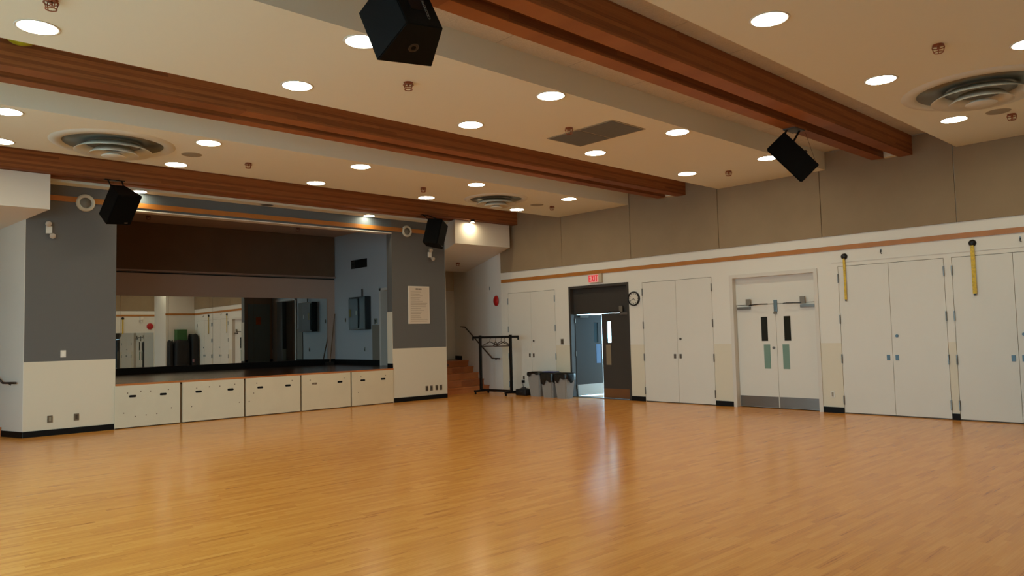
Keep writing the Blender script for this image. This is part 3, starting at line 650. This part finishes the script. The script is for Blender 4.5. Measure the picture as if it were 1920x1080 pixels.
def rplate(y, z, w_, h_, lab, nm_='power_outlet', m_=plate_m, m2=ink2_m):
    t = thing(nm_, lab, 'outlet' if 'outlet' in nm_ else 'switch', (W, y, z))
    B(W-.012, W, y-w_/2, y+w_/2, z-h_/2, z+h_/2, bevel=.003).build('cover_plate', m_, t); B(W-.018, W-.012, y-w_/5, y+w_/5, z-h_/3, z+h_/3).build('face', m2, t)
rplate(6.38, .35, .08, .12, 'white outlet low between the kick plate doors and the storage doors', m_=plast_m, m2=mat('outlet_face', srgb(150, 140, 125), .5))
rplate(13.42, 1.42, .09, .14, 'grey wall switch left of the dark doorway', 'wall_switch')
rplate(14.89, .45, .06, .1, 'upper half of a low outlet on the storage doors with a black plug', m_=plate_m)
# red fire bell on the splayed wall
c = RP(.28); t = thing('fire_alarm_bell', 'round red fire alarm bell on the white splayed wall', 'alarm bell', (c[0], c[1], 2.61))
mm = Matrix.Translation((c[0], c[1], 2.61)) @ Matrix.Rotation(-SPL, 4, 'Z') @ Matrix.Rotation(-PI/2, 4, 'Y')
MB().lathe([(0, .085), (.035, .085), (.105, .072), (.145, .045), (.15, .02), (.14, .02)], 32, mm).build('gong', red_m, t, smooth=True)
MB().lathe([(0, .02), (.07, .02), (.07, 0), (0, 0)], 24, mm).build('back_box', red_m, t)
# ------------------------------------------------------------------ ceiling fixtures
def downlight(lab, x, y, z=ZC, lit=True, g='round recessed downlights', r=.168):
    t = thing('downlight', lab, 'ceiling light', (x, y, z), g)
    mm = Matrix.Translation((x, y, z))
    MB().lathe([(r, -.004), (r+.022, -.007), (r+.026, 0), (r, 0)], 40, mm, close=True).build('trim_ring', mat('lamp_trim_white', srgb(205, 200, 190), .5), t, smooth=True)
    MB().lathe([(0, -.003), (r, -.003)], 40, mm).build('lens', lamp_m if lit else unlit_m, t)
P1 = 'round lit downlight on the near side of the middle beam panel, '
rows = [
 ('round downlight in the row before the middle beam, %s', 8.16, [(1.53, 'leftmost'), (4.21, 'second from the left'), (6.92, 'third from the left'), (9.68, 'fourth from the left'), (12.41, 'nearest the door wall')]),
 ('downlight in the row along the nearest twin beam, %s', 6.50, [(4.08, 'partly hidden by the big speaker'), (6.87, 'left of the ceiling grille'), (9.67, 'right of the ceiling grille'), (12.46, 'left of the tilted speaker')]),
 ('round downlight in the row beyond the middle beam, %s', 11.41, [(1.81, 'leftmost at the photo edge'), (4.41, 'right of the left round air diffuser'), (7.10, 'third from the left'), (9.80, 'fourth from the left'), (12.56, 'nearest the door wall')]),
 ('round downlight in the row touching the far beam, %s', 13.15, [(2.01, 'leftmost sliver at the photo edge'), (4.53, 'below the left air diffuser'), (7.17, 'third from the left'), (9.84, 'fourth from the left'), (12.58, 'right of the far air diffuser')]),
 ('round downlight in the near right ceiling panel, %s', 3.48, [(6.83, 'at the top edge of the photo'), (9.62, 'left of the right air diffuser'), (12.39, 'nearest the door wall')]),
]
for tpl, y, xs in rows:
    for x, s_ in xs: downlight(tpl % s_, x, y)
downlight('round downlight sliver at the right edge of the photo', 9.66, 1.93)
downlight('lit downlight over the stage front behind the left hanging speaker', 4.71, 15.70, 4.63, r=.13)
downlight('lit downlight over the stage front, left of the right hanging speaker', 9.99, 15.70, 4.63, r=.13)
downlight('unlit dark downlight over the middle of the stage front', 7.36, 15.70, 4.63, lit=False, r=.13)
for x, y, s_ in ((1.4, 6.5, 'left of the big speaker'), (4.1, 3.48, 'above the camera'), (12.4, 1.93, 'outside the right edge')):
    downlight('downlight outside the photo, '+s_, x, y)
# small spots washing the bulkheads
for x, l in ((12.72, 'right'), (1.55, 'left')):
    t = thing('spot_light', 'small spot washing the white bulkhead over the %s stairs' % l, 'spot light', (x, 14.93, 4.6))
    MB().lathe([(0, .0), (.055, 0), (.06, .0), (.06, .06), (0, .06)], 24, Matrix.Translation((x, 15.0, 4.612))).build('housing', blackmetal_m, t)
    MB().lathe([(0, -.002), (.05, -.002)], 24, Matrix.Translation((x, 15.0, 4.612))).build('lens', spotlamp_m, t)
def diffuser(x, y, r, lab):
    t = thing('air_diffuser', lab, 'air diffuser', (x, y, ZC), 'large round ceiling diffusers')
    mm = Matrix.Translation((x, y, ZC))
    MB().lathe([(r*.80, .002), (r*.84, -.03), (r*.97, -.02), (r, 0)], 64, mm).build('outer_ring', diff_m, t, smooth=True)
    MB().lathe([(r*.80, -.0), (r*.80, -.001), (r*.3, -.002), (0, -.002)], 64, mm).build('throat', diffdark_m, t, smooth=True)
    for k, (ra, rb, z0, z1) in enumerate(((.44, .62, -.02, -.12), (.27, .40, -.06, -.17), (.0, .20, -.15, -.19))):
        pr = [(r*ra, z0), (r*rb, z1), (r*rb, z1-.006), (r*ra, z0-.006)] if ra else [(0, z0), (r*.12, z0), (r*rb, z1), (r*rb-.01, z1-.01), (0, z1-.01)]
        MB().lathe(pr, 64, mm, close=bool(ra)).build('cone_ring', diff_m, t, smooth=True)
diffuser(3.33, 12.32, .86, 'large round air diffuser in the ceiling at upper left')
diffuser(11.20, 12.38, .72, 'large round air diffuser in the far ceiling near the door wall')
diffuser(11.05, 2.78, .92, 'large round air diffuser cut by the right edge of the photo')
def sprinkler(x, y, lab, z=ZC):
    t = thing('sprinkler', lab, 'sprinkler', (x, y, z), 'copper ceiling sprinklers')
    mm = Matrix.Translation((x, y, z))
    MB().lathe([(0, -.012), (.05, -.012), (.058, 0)], 24, mm).build('escutcheon', brass_m, t, smooth=True)
    f = MB(); f.cyl((x, y, z-.01), (x, y, z-.05), .014, n=10)
    for rr_, zr in ((.060, -.030), (.045, -.085)):
        f.tube([(x+rr_*math.cos(a), y+rr_*math.sin(a), z+zr) for a in [k*PI/8 for k in range(17)]], .0055, n=6)
    for k in range(4):
        a = k*PI/2+.3; f.tube([(x+.05*math.cos(a), y+.05*math.sin(a), z-.004), (x+.060*math.cos(a), y+.060*math.sin(a), z-.03), (x+.045*math.cos(a), y+.045*math.sin(a), z-.085)], .005, n=6)
    f.build('cage', brass_m, t, smooth=True)
for x, y, l in ((5.17, 7.23, 'under the big black speaker'), (8.17, 7.38, 'beside the ceiling grille'), (5.44, 12.32, 'left of the middle of the far ceiling panel'), (9.12, 12.29, 'left of the far round diffuser'), (12.95, 12.32, 'right of the far round diffuser'),
                (12.87, 7.53, 'left of the tilted speaker, near the wall'), (8.90, 2.61, 'in the near right panel, left of the diffuser'), (12.75, 2.83, 'below the right edge diffuser'), (1.49, 7.42, 'at the top left edge of the photo')):
    sprinkler(x, y, 'small copper caged sprinkler '+l)
sprinkler(6.0, 19.3, 'dark sprinkler on the stage ceiling beside the left hanging speaker', 4.74); sprinkler(9.9, 19.2, 'dark sprinkler on the stage ceiling near the middle', 4.74)
sprinkler(13.9, 17.1, 'small sprinkler under the sloped bulkhead over the right stairs', 3.775)
t = thing('lighting_pipe', 'thin pipe hung along the ceiling of the stage', 'pipe', (7.5, 18.0, 4.64))
MB().cyl((3.6, 18.0, 4.62), (11.6, 18.0, 4.62), .02).build('pipe', mat('pipe_taupe', srgb(150, 120, 100), .5), t, smooth=True)
for x in (4.6, 7.5, 10.4): MB().cyl((x, 18.0, 4.62), (x, 18.0, 4.74), .008, n=8).build('hanger_rod', blackmetal_m, t)
for x, y, l in ((4.48, 12.29, 'right of the left round diffuser'), (12.50, 12.38, 'right of the far round diffuser'), (12.43, 2.92, 'below the right edge diffuser')):
    t = thing('ceiling_speaker', 'flat grey round ceiling speaker '+l, 'ceiling speaker', (x, y, ZC), 'flat round ceiling speakers')
    MB().lathe([(0, -.008), (.13, -.008), (.15, -.006), (.158, 0)], 36, Matrix.Translation((x, y, ZC))).build('grille', mat('ceiling_speaker_grey', srgb(150, 142, 122), .7), t, smooth=True)
t = thing('return_air_grille', 'grey two part square air grille in the middle ceiling panel', 'grille', (8.74, 7.35, ZC))
B(8.33, 9.12, 6.69, 8.0, ZC-.008, ZC).build('frame', mat('grille_frame', srgb(150, 140, 115), .5), t)
for a, b in ((6.72, 7.33), (7.36, 7.97)):
    B(8.36, 9.09, a, b, ZC-.012, ZC-.008).build('mesh_panel', grilleflat_m, t)
# ------------------------------------------------------------------ hanging speakers
def speaker(lab, c, ang, w_, h_, d_, wb, zanchor, back=False):
    t = thing('hanging_speaker', lab, 'speaker', c, 'black speakers hanging from the beams')
    Rm = Matrix.Translation(c) @ Matrix.Rotation(math.radians(ang[0]), 4, 'Z') @ Matrix.Rotation(math.radians(ang[1]), 4, 'X') @ Matrix.Rotation(math.radians(ang[2]), 4, 'Y')
    mb = MB(); mb.prism([(-w_/2, -d_/2), (w_/2, -d_/2), (wb/2, d_/2), (-wb/2, d_/2)], -h_/2, h_/2)
    bmesh.ops.bevel(mb.bm, geom=list(mb.bm.edges), offset=.008, segments=2, affect='EDGES')
    mb.build('cabinet', spk_m, t, mtx=Rm)
    gr_ = B(-w_/2+.015, w_/2-.015, -d_/2-.012, -d_/2, -h_/2+.02, h_/2-.02, bevel=.004).build('grille', grille_m, t, mtx=Rm)
    B(.10, .17, -d_/2-.015, -d_/2-.012, -h_/2+.04, -h_/2+.055).build('badge', mat('badge_grey', srgb(150, 150, 150), .3, metal=.8), gr_, mtx=Rm)
    B(-.07, .07, d_/2, d_/2+.006, -.10, .06, bevel=.002).build('terminal_plate', blackmetal_m, t, mtx=Rm)
    top = Rm @ Vector((0, 0, h_/2+.086))
    return t, Rm, top
def hang(t, R_, w_, h_, d_, wb, zt, ymin, ymax):
    vs = sorted([R_ @ Vector(p) for p in ((-w_/2, -d_/2, h_/2), (w_/2, -d_/2, h_/2), (wb/2, d_/2, h_/2), (-wb/2, d_/2, h_/2))], key=lambda v: -v.z)[:2]
    cen = sum((R_ @ Vector((0, 0, 0)) for _ in range(1)), Vector())
    an = []
    for v in vs:
        q = v+(cen-v)*.12; a = Vector((q.x, min(max(q.y, ymin), ymax), zt)); an.append(a)
        MB().cyl(q, a, .013, n=10).build('mount_arm', blackmetal_m, t)
    x0, x1 = sorted((an[0].x, an[1].x)); yy0, yy1 = sorted((an[0].y, an[1].y))
    B(x0-.05, x1+.05, max(ymin-.03, yy0-.04), min(ymax+.03, yy1+.04), zt-.014, zt).build('beam_plate', blackmetal_m, t)
SA = ('big black hanging speaker at the top, showing its chain and cable', (3.62, 5.10, 4.31), (170.88, 27.39, 5.92), .53, .55, .43, .34, ZC)
tA, RA, top = speaker(*SA)
SB = ('black speaker tilted steeply under the nearest beam at right', (10.96, 5.31, 4.26), (-164.06, 40.01, 17.69), .52, .72, .35, .22, ZC)
tB, RB, topB = speaker(*SB)
SC = ('black hanging speaker at the left end of the far beam, beside a round wall speaker', (4.09, 14.84, 4.18), (28.33, 35.88, -7.05), .52, .62, .37, .30, ZC)
tC, RC, topC = speaker(*SC)
SD = ('black hanging speaker in front of the right pilaster, by the bright bulkhead', (11.25, 14.72, 4.18), (33.32, 10.45, 11.46), .51, .63, .40, .33, ZC)
tD, RD, topD = speaker(*SD)
# ------------------------------------------------------------------ floor items
# garment rack
t = thing('garment_rack', 'black rolling garment rack beside the right stairs', 'garment rack', (13.85, 15.5, 0))
pa, pb = Vector((13.80, 16.05, 0)), Vector((13.87, 14.88, 0)); u = (pb-pa).normalized(); n_ = Vector((u.y, -u.x, 0))
for p in (pa, pb):
    MB().box(-.03, .03, -.03, .03, .09, 1.63, Matrix.Translation(p)).build('post', blackmetal_m, t)
    ft = MB(); q0, q1 = p-n_*.28-u*.0, p+n_*.22
    a_ = math.atan2((q1-q0).y, (q1-q0).x)
    ft.box(-.28, .28, -.03, .03, .06, .115, Matrix.Translation((q0+q1)/2) @ Matrix.Rotation(a_, 4, 'Z')); fo = ft.build('foot', blackmetal_m, t)
    for q in (q0, q1):
        cs = MB(); cs.cyl((q.x-.012, q.y, .03), (q.x+.012, q.y, .03), .03, n=16); cs.cyl((q.x, q.y, .03), (q.x, q.y, .07), .008, n=8); cs.build('caster', black_m, fo)
ab = math.atan2(u.y, u.x); L_ = (pb-pa).length
MB().box(-L_/2-.30, L_/2+.30, -.022, .022, 1.545, 1.605, Matrix.Translation((pa+pb)/2) @ Matrix.Rotation(ab, 4, 'Z')).build('hanging_rail', blackmetal_m, t)
MB().box(-L_/2, L_/2, -.025, .025, .08, .145, Matrix.Translation((pa+pb)/2) @ Matrix.Rotation(ab, 4, 'Z')).build('base_bar', blackmetal_m, t)
ends = MB()
for s_ in (-1, 1): ends.box(s_*(L_/2+.29)-.015, s_*(L_/2+.29)+.015, -.02, .02, 1.49, 1.60, Matrix.Translation((pa+pb)/2) @ Matrix.Rotation(ab, 4, 'Z'))
ends.build('rail_end_cap', blackmetal_m, t)
hg = None
for k, (s_, rz, zz) in enumerate(((.33, .5, 0), (.52, -.5, -.01), (.70, .9, 0), (.80, .2, -.02))):
    p = pa+(pb-pa)*s_
    lab_ = ['empty dark coat hanger on the garment rack, leftmost', 'empty dark coat hanger on the garment rack, second from the left', 'empty dark coat hanger on the garment rack, third from the left', 'empty dark coat hanger on the garment rack, nearest the right post'][k]
    if hg is None:
        hg = thing('coat_hanger', lab_, 'coat hanger', p+Vector((0, 0, 1.55)), 'coat hangers on the garment rack')
        h = MB(); h.tube([(0, 0, -.12), (0, 0, -.04), (.02, 0, -.012), (.0, 0, .0)], .007, n=6)
        h.tube([(0, 0, -.10), (-.21, 0, -.20), (-.19, 0, -.225), (.19, 0, -.225), (.21, 0, -.20), (0, 0, -.10)], .012, n=8)
        hh = h.build('hanger_frame', mat('hanger_brown', srgb(60, 44, 34), .4)); hh.parent = hg
        c_ = hg
    else:
        c_ = hg.copy(); COL.objects.link(c_); e_ = hh.copy(); COL.objects.link(e_); e_.parent = c_
        c_['label'] = lab_; c_.location = p+Vector((0, 0, 1.55))
    c_.rotation_euler = (0, 0, ab+rz)
# black bag
t = thing('equipment_bag', 'small black bag on the floor between the rack and the bins', 'bag', (14.05, 14.85, 0))
bb = MB(); bb.ball((14.08, 14.62, .10), .1, 20, (1.5, 2.1, 1.0)); bb.box(13.95, 14.21, 14.43, 14.81, .0, .17, bevel=.03); bb.build('bag_body', mat('bag_black', srgb(16, 17, 20), .6, bump=.5, bscale=30), t, smooth=True)
MB().tube([(14.08, 14.53, .18), (14.08, 14.57, .215), (14.08, 14.67, .215), (14.08, 14.71, .18)], .011).build('bag_handle', blackmetal_m, t, smooth=True)
t = thing('power_plug', 'black plug and cord on the low outlet behind the bag', 'plug', (W-.05, 14.89, .35))
B(W-.07, W-.0, 14.86, 14.92, .31, .38, bevel=.008).build('plug_body', black_m, t)
MB().tube([(W-.05, 14.89, .31), (W-.06, 14.86, .15), (W-.08, 14.76, .03), (14.19, 14.66, .03)], .006).build('cord', black_m, t)
# bins
def bin_(x, y, rot, lab, lid=None, sag=.12):
    t = thing('waste_bin', lab, 'bin', (x, y, 0), 'grey waste bins beside the dark doorway')
    mm = Matrix.Translation((x, y, 0)) @ Matrix.Rotation(rot, 4, 'Z')
    b0 = [(-.13, -.17), (.13, -.17), (.13, .17), (-.13, .17)]; b1 = [(-.18, -.23), (.18, -.23), (.18, .23), (-.18, .23)]
    mb = MB().hexa([(a, b, 0) for a, b in b0], [(a, b, .60) for a, b in b1])
    bmesh.ops.bevel(mb.bm, geom=[e for e in mb.bm.edges if abs(e.verts[0].co.z-e.verts[1].co.z) > .3], offset=.03, segments=3, affect='EDGES')
    mb.build('bin_body', binn_m, t, mtx=mm)
    # liner folded over the rim with an uneven hem
    bg = MB(); n = 40; rg = []
    for z_, k_ in ((.56, .96), (.635, 1.0), (.64, 1.06), (.60, 1.12), (None, 1.13)):
        ring = []
        for i in range(n):
            a = 2*PI*i/n; cx, cy_ = math.cos(a), math.sin(a); q = max(abs(cx)/.18, abs(cy_)/.23)**-1; q = (abs(cx/.18)**5+abs(cy_/.23)**5)**(-1/5)
            zz = z_ if z_ is not None else .60-sag-.05*math.sin(3*a+x*9)-.03*math.sin(7*a+y)
            kk = k_+.012*math.sin(9*a+y*5)-(max(0, .6-zz)*.35 if z_ is None else 0)
            ring.append(bg.bm.verts.new((cx*q*kk, cy_*q*kk, zz)))
        rg.append(ring)
    for A, Bq in zip(rg[:-1], rg[1:]):
        for i in range(n):
            j = (i+1) % n; bg.bm.faces.new((A[i], A[j], Bq[j], Bq[i]))
    bg.bm.faces.new(rg[0][::-1])
    bg.build('bin_liner', bag_m, t, smooth=True, mtx=mm)
    if lid: B(-.10, .12, -.20, .20, .64, .665, bevel=.01).build('blue_lid', blue_m, t, mtx=mm)
bin_(14.08, 14.08, .05, 'grey waste bin with black liner, leftmost of the three', sag=.03)
bin_(14.02, 13.55, .02, 'grey waste bin with a blue lid, middle of the three', lid=True, sag=.22)
bin_(13.95, 13.0, -.03, 'grey waste bin with black liner, next to the dark doorway', sag=.14)
# ------------------------------------------------------------------ hall rear, seen in the stage mirror
t = thing('wall_mirror', 'large wall mirror on the back wall, seen within the stage mirror', 'mirror', (11.9, YR, .12))
B(10.2, 12.9, YR, YR+.01, .12, 2.28).build('glass', mirror_m, t)
t = thing('fire_alarm_bell', 'round red alarm bell seen at the left in the stage mirror', 'alarm bell', (12.72, YR, 2.6))
mm = Matrix.Translation((12.72, YR, 2.60)) @ Matrix.Rotation(-PI/2, 4, 'X')
MB().lathe([(0, .075), (.03, .075), (.11, .065), (.155, .04), (.16, .02), (.15, .0)], 32, mm).build('gong', red_m, t, smooth=True)
t = thing('hanging_strap', 'yellow strap seen at the left in the stage mirror, above the mirrored mirror', 'strap', (11.45, YR, 2.25))
MB().lathe([(0, .05), (.05, .04), (.07, 0)], 20, Matrix.Translation((11.45, YR, 3.0)) @ Matrix.Rotation(-PI/2, 4, 'X')).build('knob', blackmetal_m, t, smooth=True)
B(11.42, 11.475, YR+.025, YR+.032, 2.25, 3.0).build('webbing', yellow_m, t)
t = thing('projector_mount', 'small pinkish white box under the trim, seen in the stage mirror', 'mount', (12.3, YR, 3.0))
B(12.22, 12.38, YR, YR+.14, 2.92, 3.08, bevel=.02).build('housing', plast_m, t); MB().cyl((12.3, YR+.07, 2.92), (12.3, YR+.07, 2.80), .03).build('stem', plast_m, t)
def covered(x0, x1, y0, y1, z, lab, seed):
    random.seed(seed); t = thing('covered_stack', lab, 'covered stack', ((x0+x1)/2, (y0+y1)/2, 0), 'stacks under black covers by the back wall')
    mb = MB(); n = 36; prev = None; zs = [0, .03, .3*z, .6*z, .85*z, .96*z, z]
    cx, cy_ = (x0+x1)/2, (y0+y1)/2
    for k, zz in enumerate(zs):
        ring = []
        sc1 = [1.0, 1.0, .98, .96, .94, .90, .80][k]
        for i in range(n):
            a = 2*PI*i/n; c_, s_ = math.cos(a), math.sin(a); q = (abs(c_)**5+abs(s_)**5)**(-1/5)
            f_ = 1+.03*math.sin(5*a+seed)*(1-zz/z)+.012*math.sin(11*a+seed)
            ring.append(mb.bm.verts.new((cx+(x1-x0)/2*c_*q*sc1*f_, cy_+(y1-y0)/2*s_*q*sc1*f_, zz+(.04*math.sin(3*a+seed) if k > 3 else 0))))
        if prev:
            for i in range(n): j2 = (i+1) % n; mb.bm.faces.new((prev[i], prev[j2], ring[j2], ring[i]))
        else: mb.bm.faces.new(ring[::-1])
        prev = ring
    mb.bm.faces.new(prev)
    mb.build('cover', drape_m, t, smooth=True); return t
covered(13.20, 13.95, 2.08, 2.72, 1.84, 'bulky black covered stack under the green crate, seen in the stage mirror', 1)
covered(13.96, 14.33, 2.08, 2.78, 2.12, 'taller black covered stack in the corner, seen in the stage mirror', 3)
covered(12.97, 13.18, 2.08, 2.5, 1.83, 'narrow black covered stack, leftmost in the stage mirror', 5)
t = thing('storage_crate', 'green crate on top of the bulky covered stack, seen in the stage mirror', 'crate', (13.58, 2.3, 1.82))
f = MB(); f.box(13.34, 13.82, 2.12, 2.5, 1.82, 1.85)
for x0, x1, y0, y1 in ((13.34, 13.36, 2.12, 2.5), (13.80, 13.82, 2.12, 2.5), (13.36, 13.80, 2.12, 2.14), (13.36, 13.80, 2.48, 2.5)): f.box(x0, x1, y0, y1, 1.85, 2.38)
f.build('crate_wall', green_m, t); B(13.33, 13.83, 2.10, 2.12, 2.34, 2.39).build('rim', green_m, t)
tag(B(13.98, 14.06, 2.76, 2.79, .75, .90).build('paper_tag', mat('pink_tag', srgb(150, 110, 118), .6)), 'small pink tag on the tall covered stack, seen in the stage mirror', 'tag')
# ------------------------------------------------------------------ speaker rigging
hang(tA, RA, .53, .55, .43, .34, ZC-.005, 4.75, 5.34); 
hang(tC, RC, .52, .62, .37, .30, ZC-.015, 15.0, 15.2); hang(tD, RD, .51, .63, .40, .33, ZC-.015, 15.0, 15.2)

for v, a in (((.0, .15, .33), (10.86, 5.33, ZC-.01)), ((-.02, .172, .16), (11.05, 5.22, ZC-.01))):
    MB().cyl(RB @ Vector(v), Vector(a), .016, n=10).build('mount_arm', blackmetal_m, tB)
B(10.80, 11.12, 5.17, 5.37, ZC-.02, ZC-.006).build('beam_plate', mat('plate_grey', srgb(70, 66, 64), .5), tB)
B(-.03, .03, .175, .20, -.10, -.06).build('bracket_stub', blackmetal_m, tB, mtx=RB)
MB().cyl(RB @ Vector((-.02, .17, -.30)), Vector((11.28, 5.24, ZC-.006)), .0025, n=6).build('safety_cable', mat('cable_brown', srgb(90, 60, 44), .5), tB)
# port on the underside, chain, cable loop and blue plug of the big speaker
mmA = RA @ Matrix.Translation((0.0, -.03, -.275)) @ Matrix.Rotation(PI, 4, 'X')
MB().lathe([(.022, .001), (.026, .004), (.045, .003), (.047, 0)], 24, mmA).build('pole_socket', mat('socket_dark_bronze', srgb(26, 18, 14), .5), tA, smooth=True)
c0 = RA @ Vector((-.06, .235, .02)); c1 = RA @ Vector((-.06, .228, -.20)); ch = MB(); nl = 7
for k in range(nl):
    p = c0+(c1-c0)*(k+.5)/nl; rot_ = (RA.to_3x3().to_4x4()) @ Matrix.Rotation(PI/2 if k % 2 else 0, 4, 'Z')
    ring_ = [(0.010*math.cos(2*PI*i/10), 0, 0.021*math.sin(2*PI*i/10)) for i in range(11)]
    ch.tube([tuple(Matrix.Translation(p) @ rot_ @ Vector(q)) for q in ring_], .0028, n=5)
ch.build('chain', steel_m, tA, smooth=True)
lp = [RA @ Vector((-.02+.095*math.cos(a)*1.0-.03, .235, .10+.075*math.sin(a))) for a in [PI*.9+i*PI*1.25/14 for i in range(15)]]
MB().tube([tuple(q) for q in lp], .003, n=6).build('cable', mat('cable_grey', srgb(150, 155, 160), .4), tA, smooth=True)
B(-.06, -.01, .228, .26, .07, .115, bevel=.006).build('blue_plug', mat('plug_blue', srgb(40, 50, 150), .4), tA, mtx=RA)
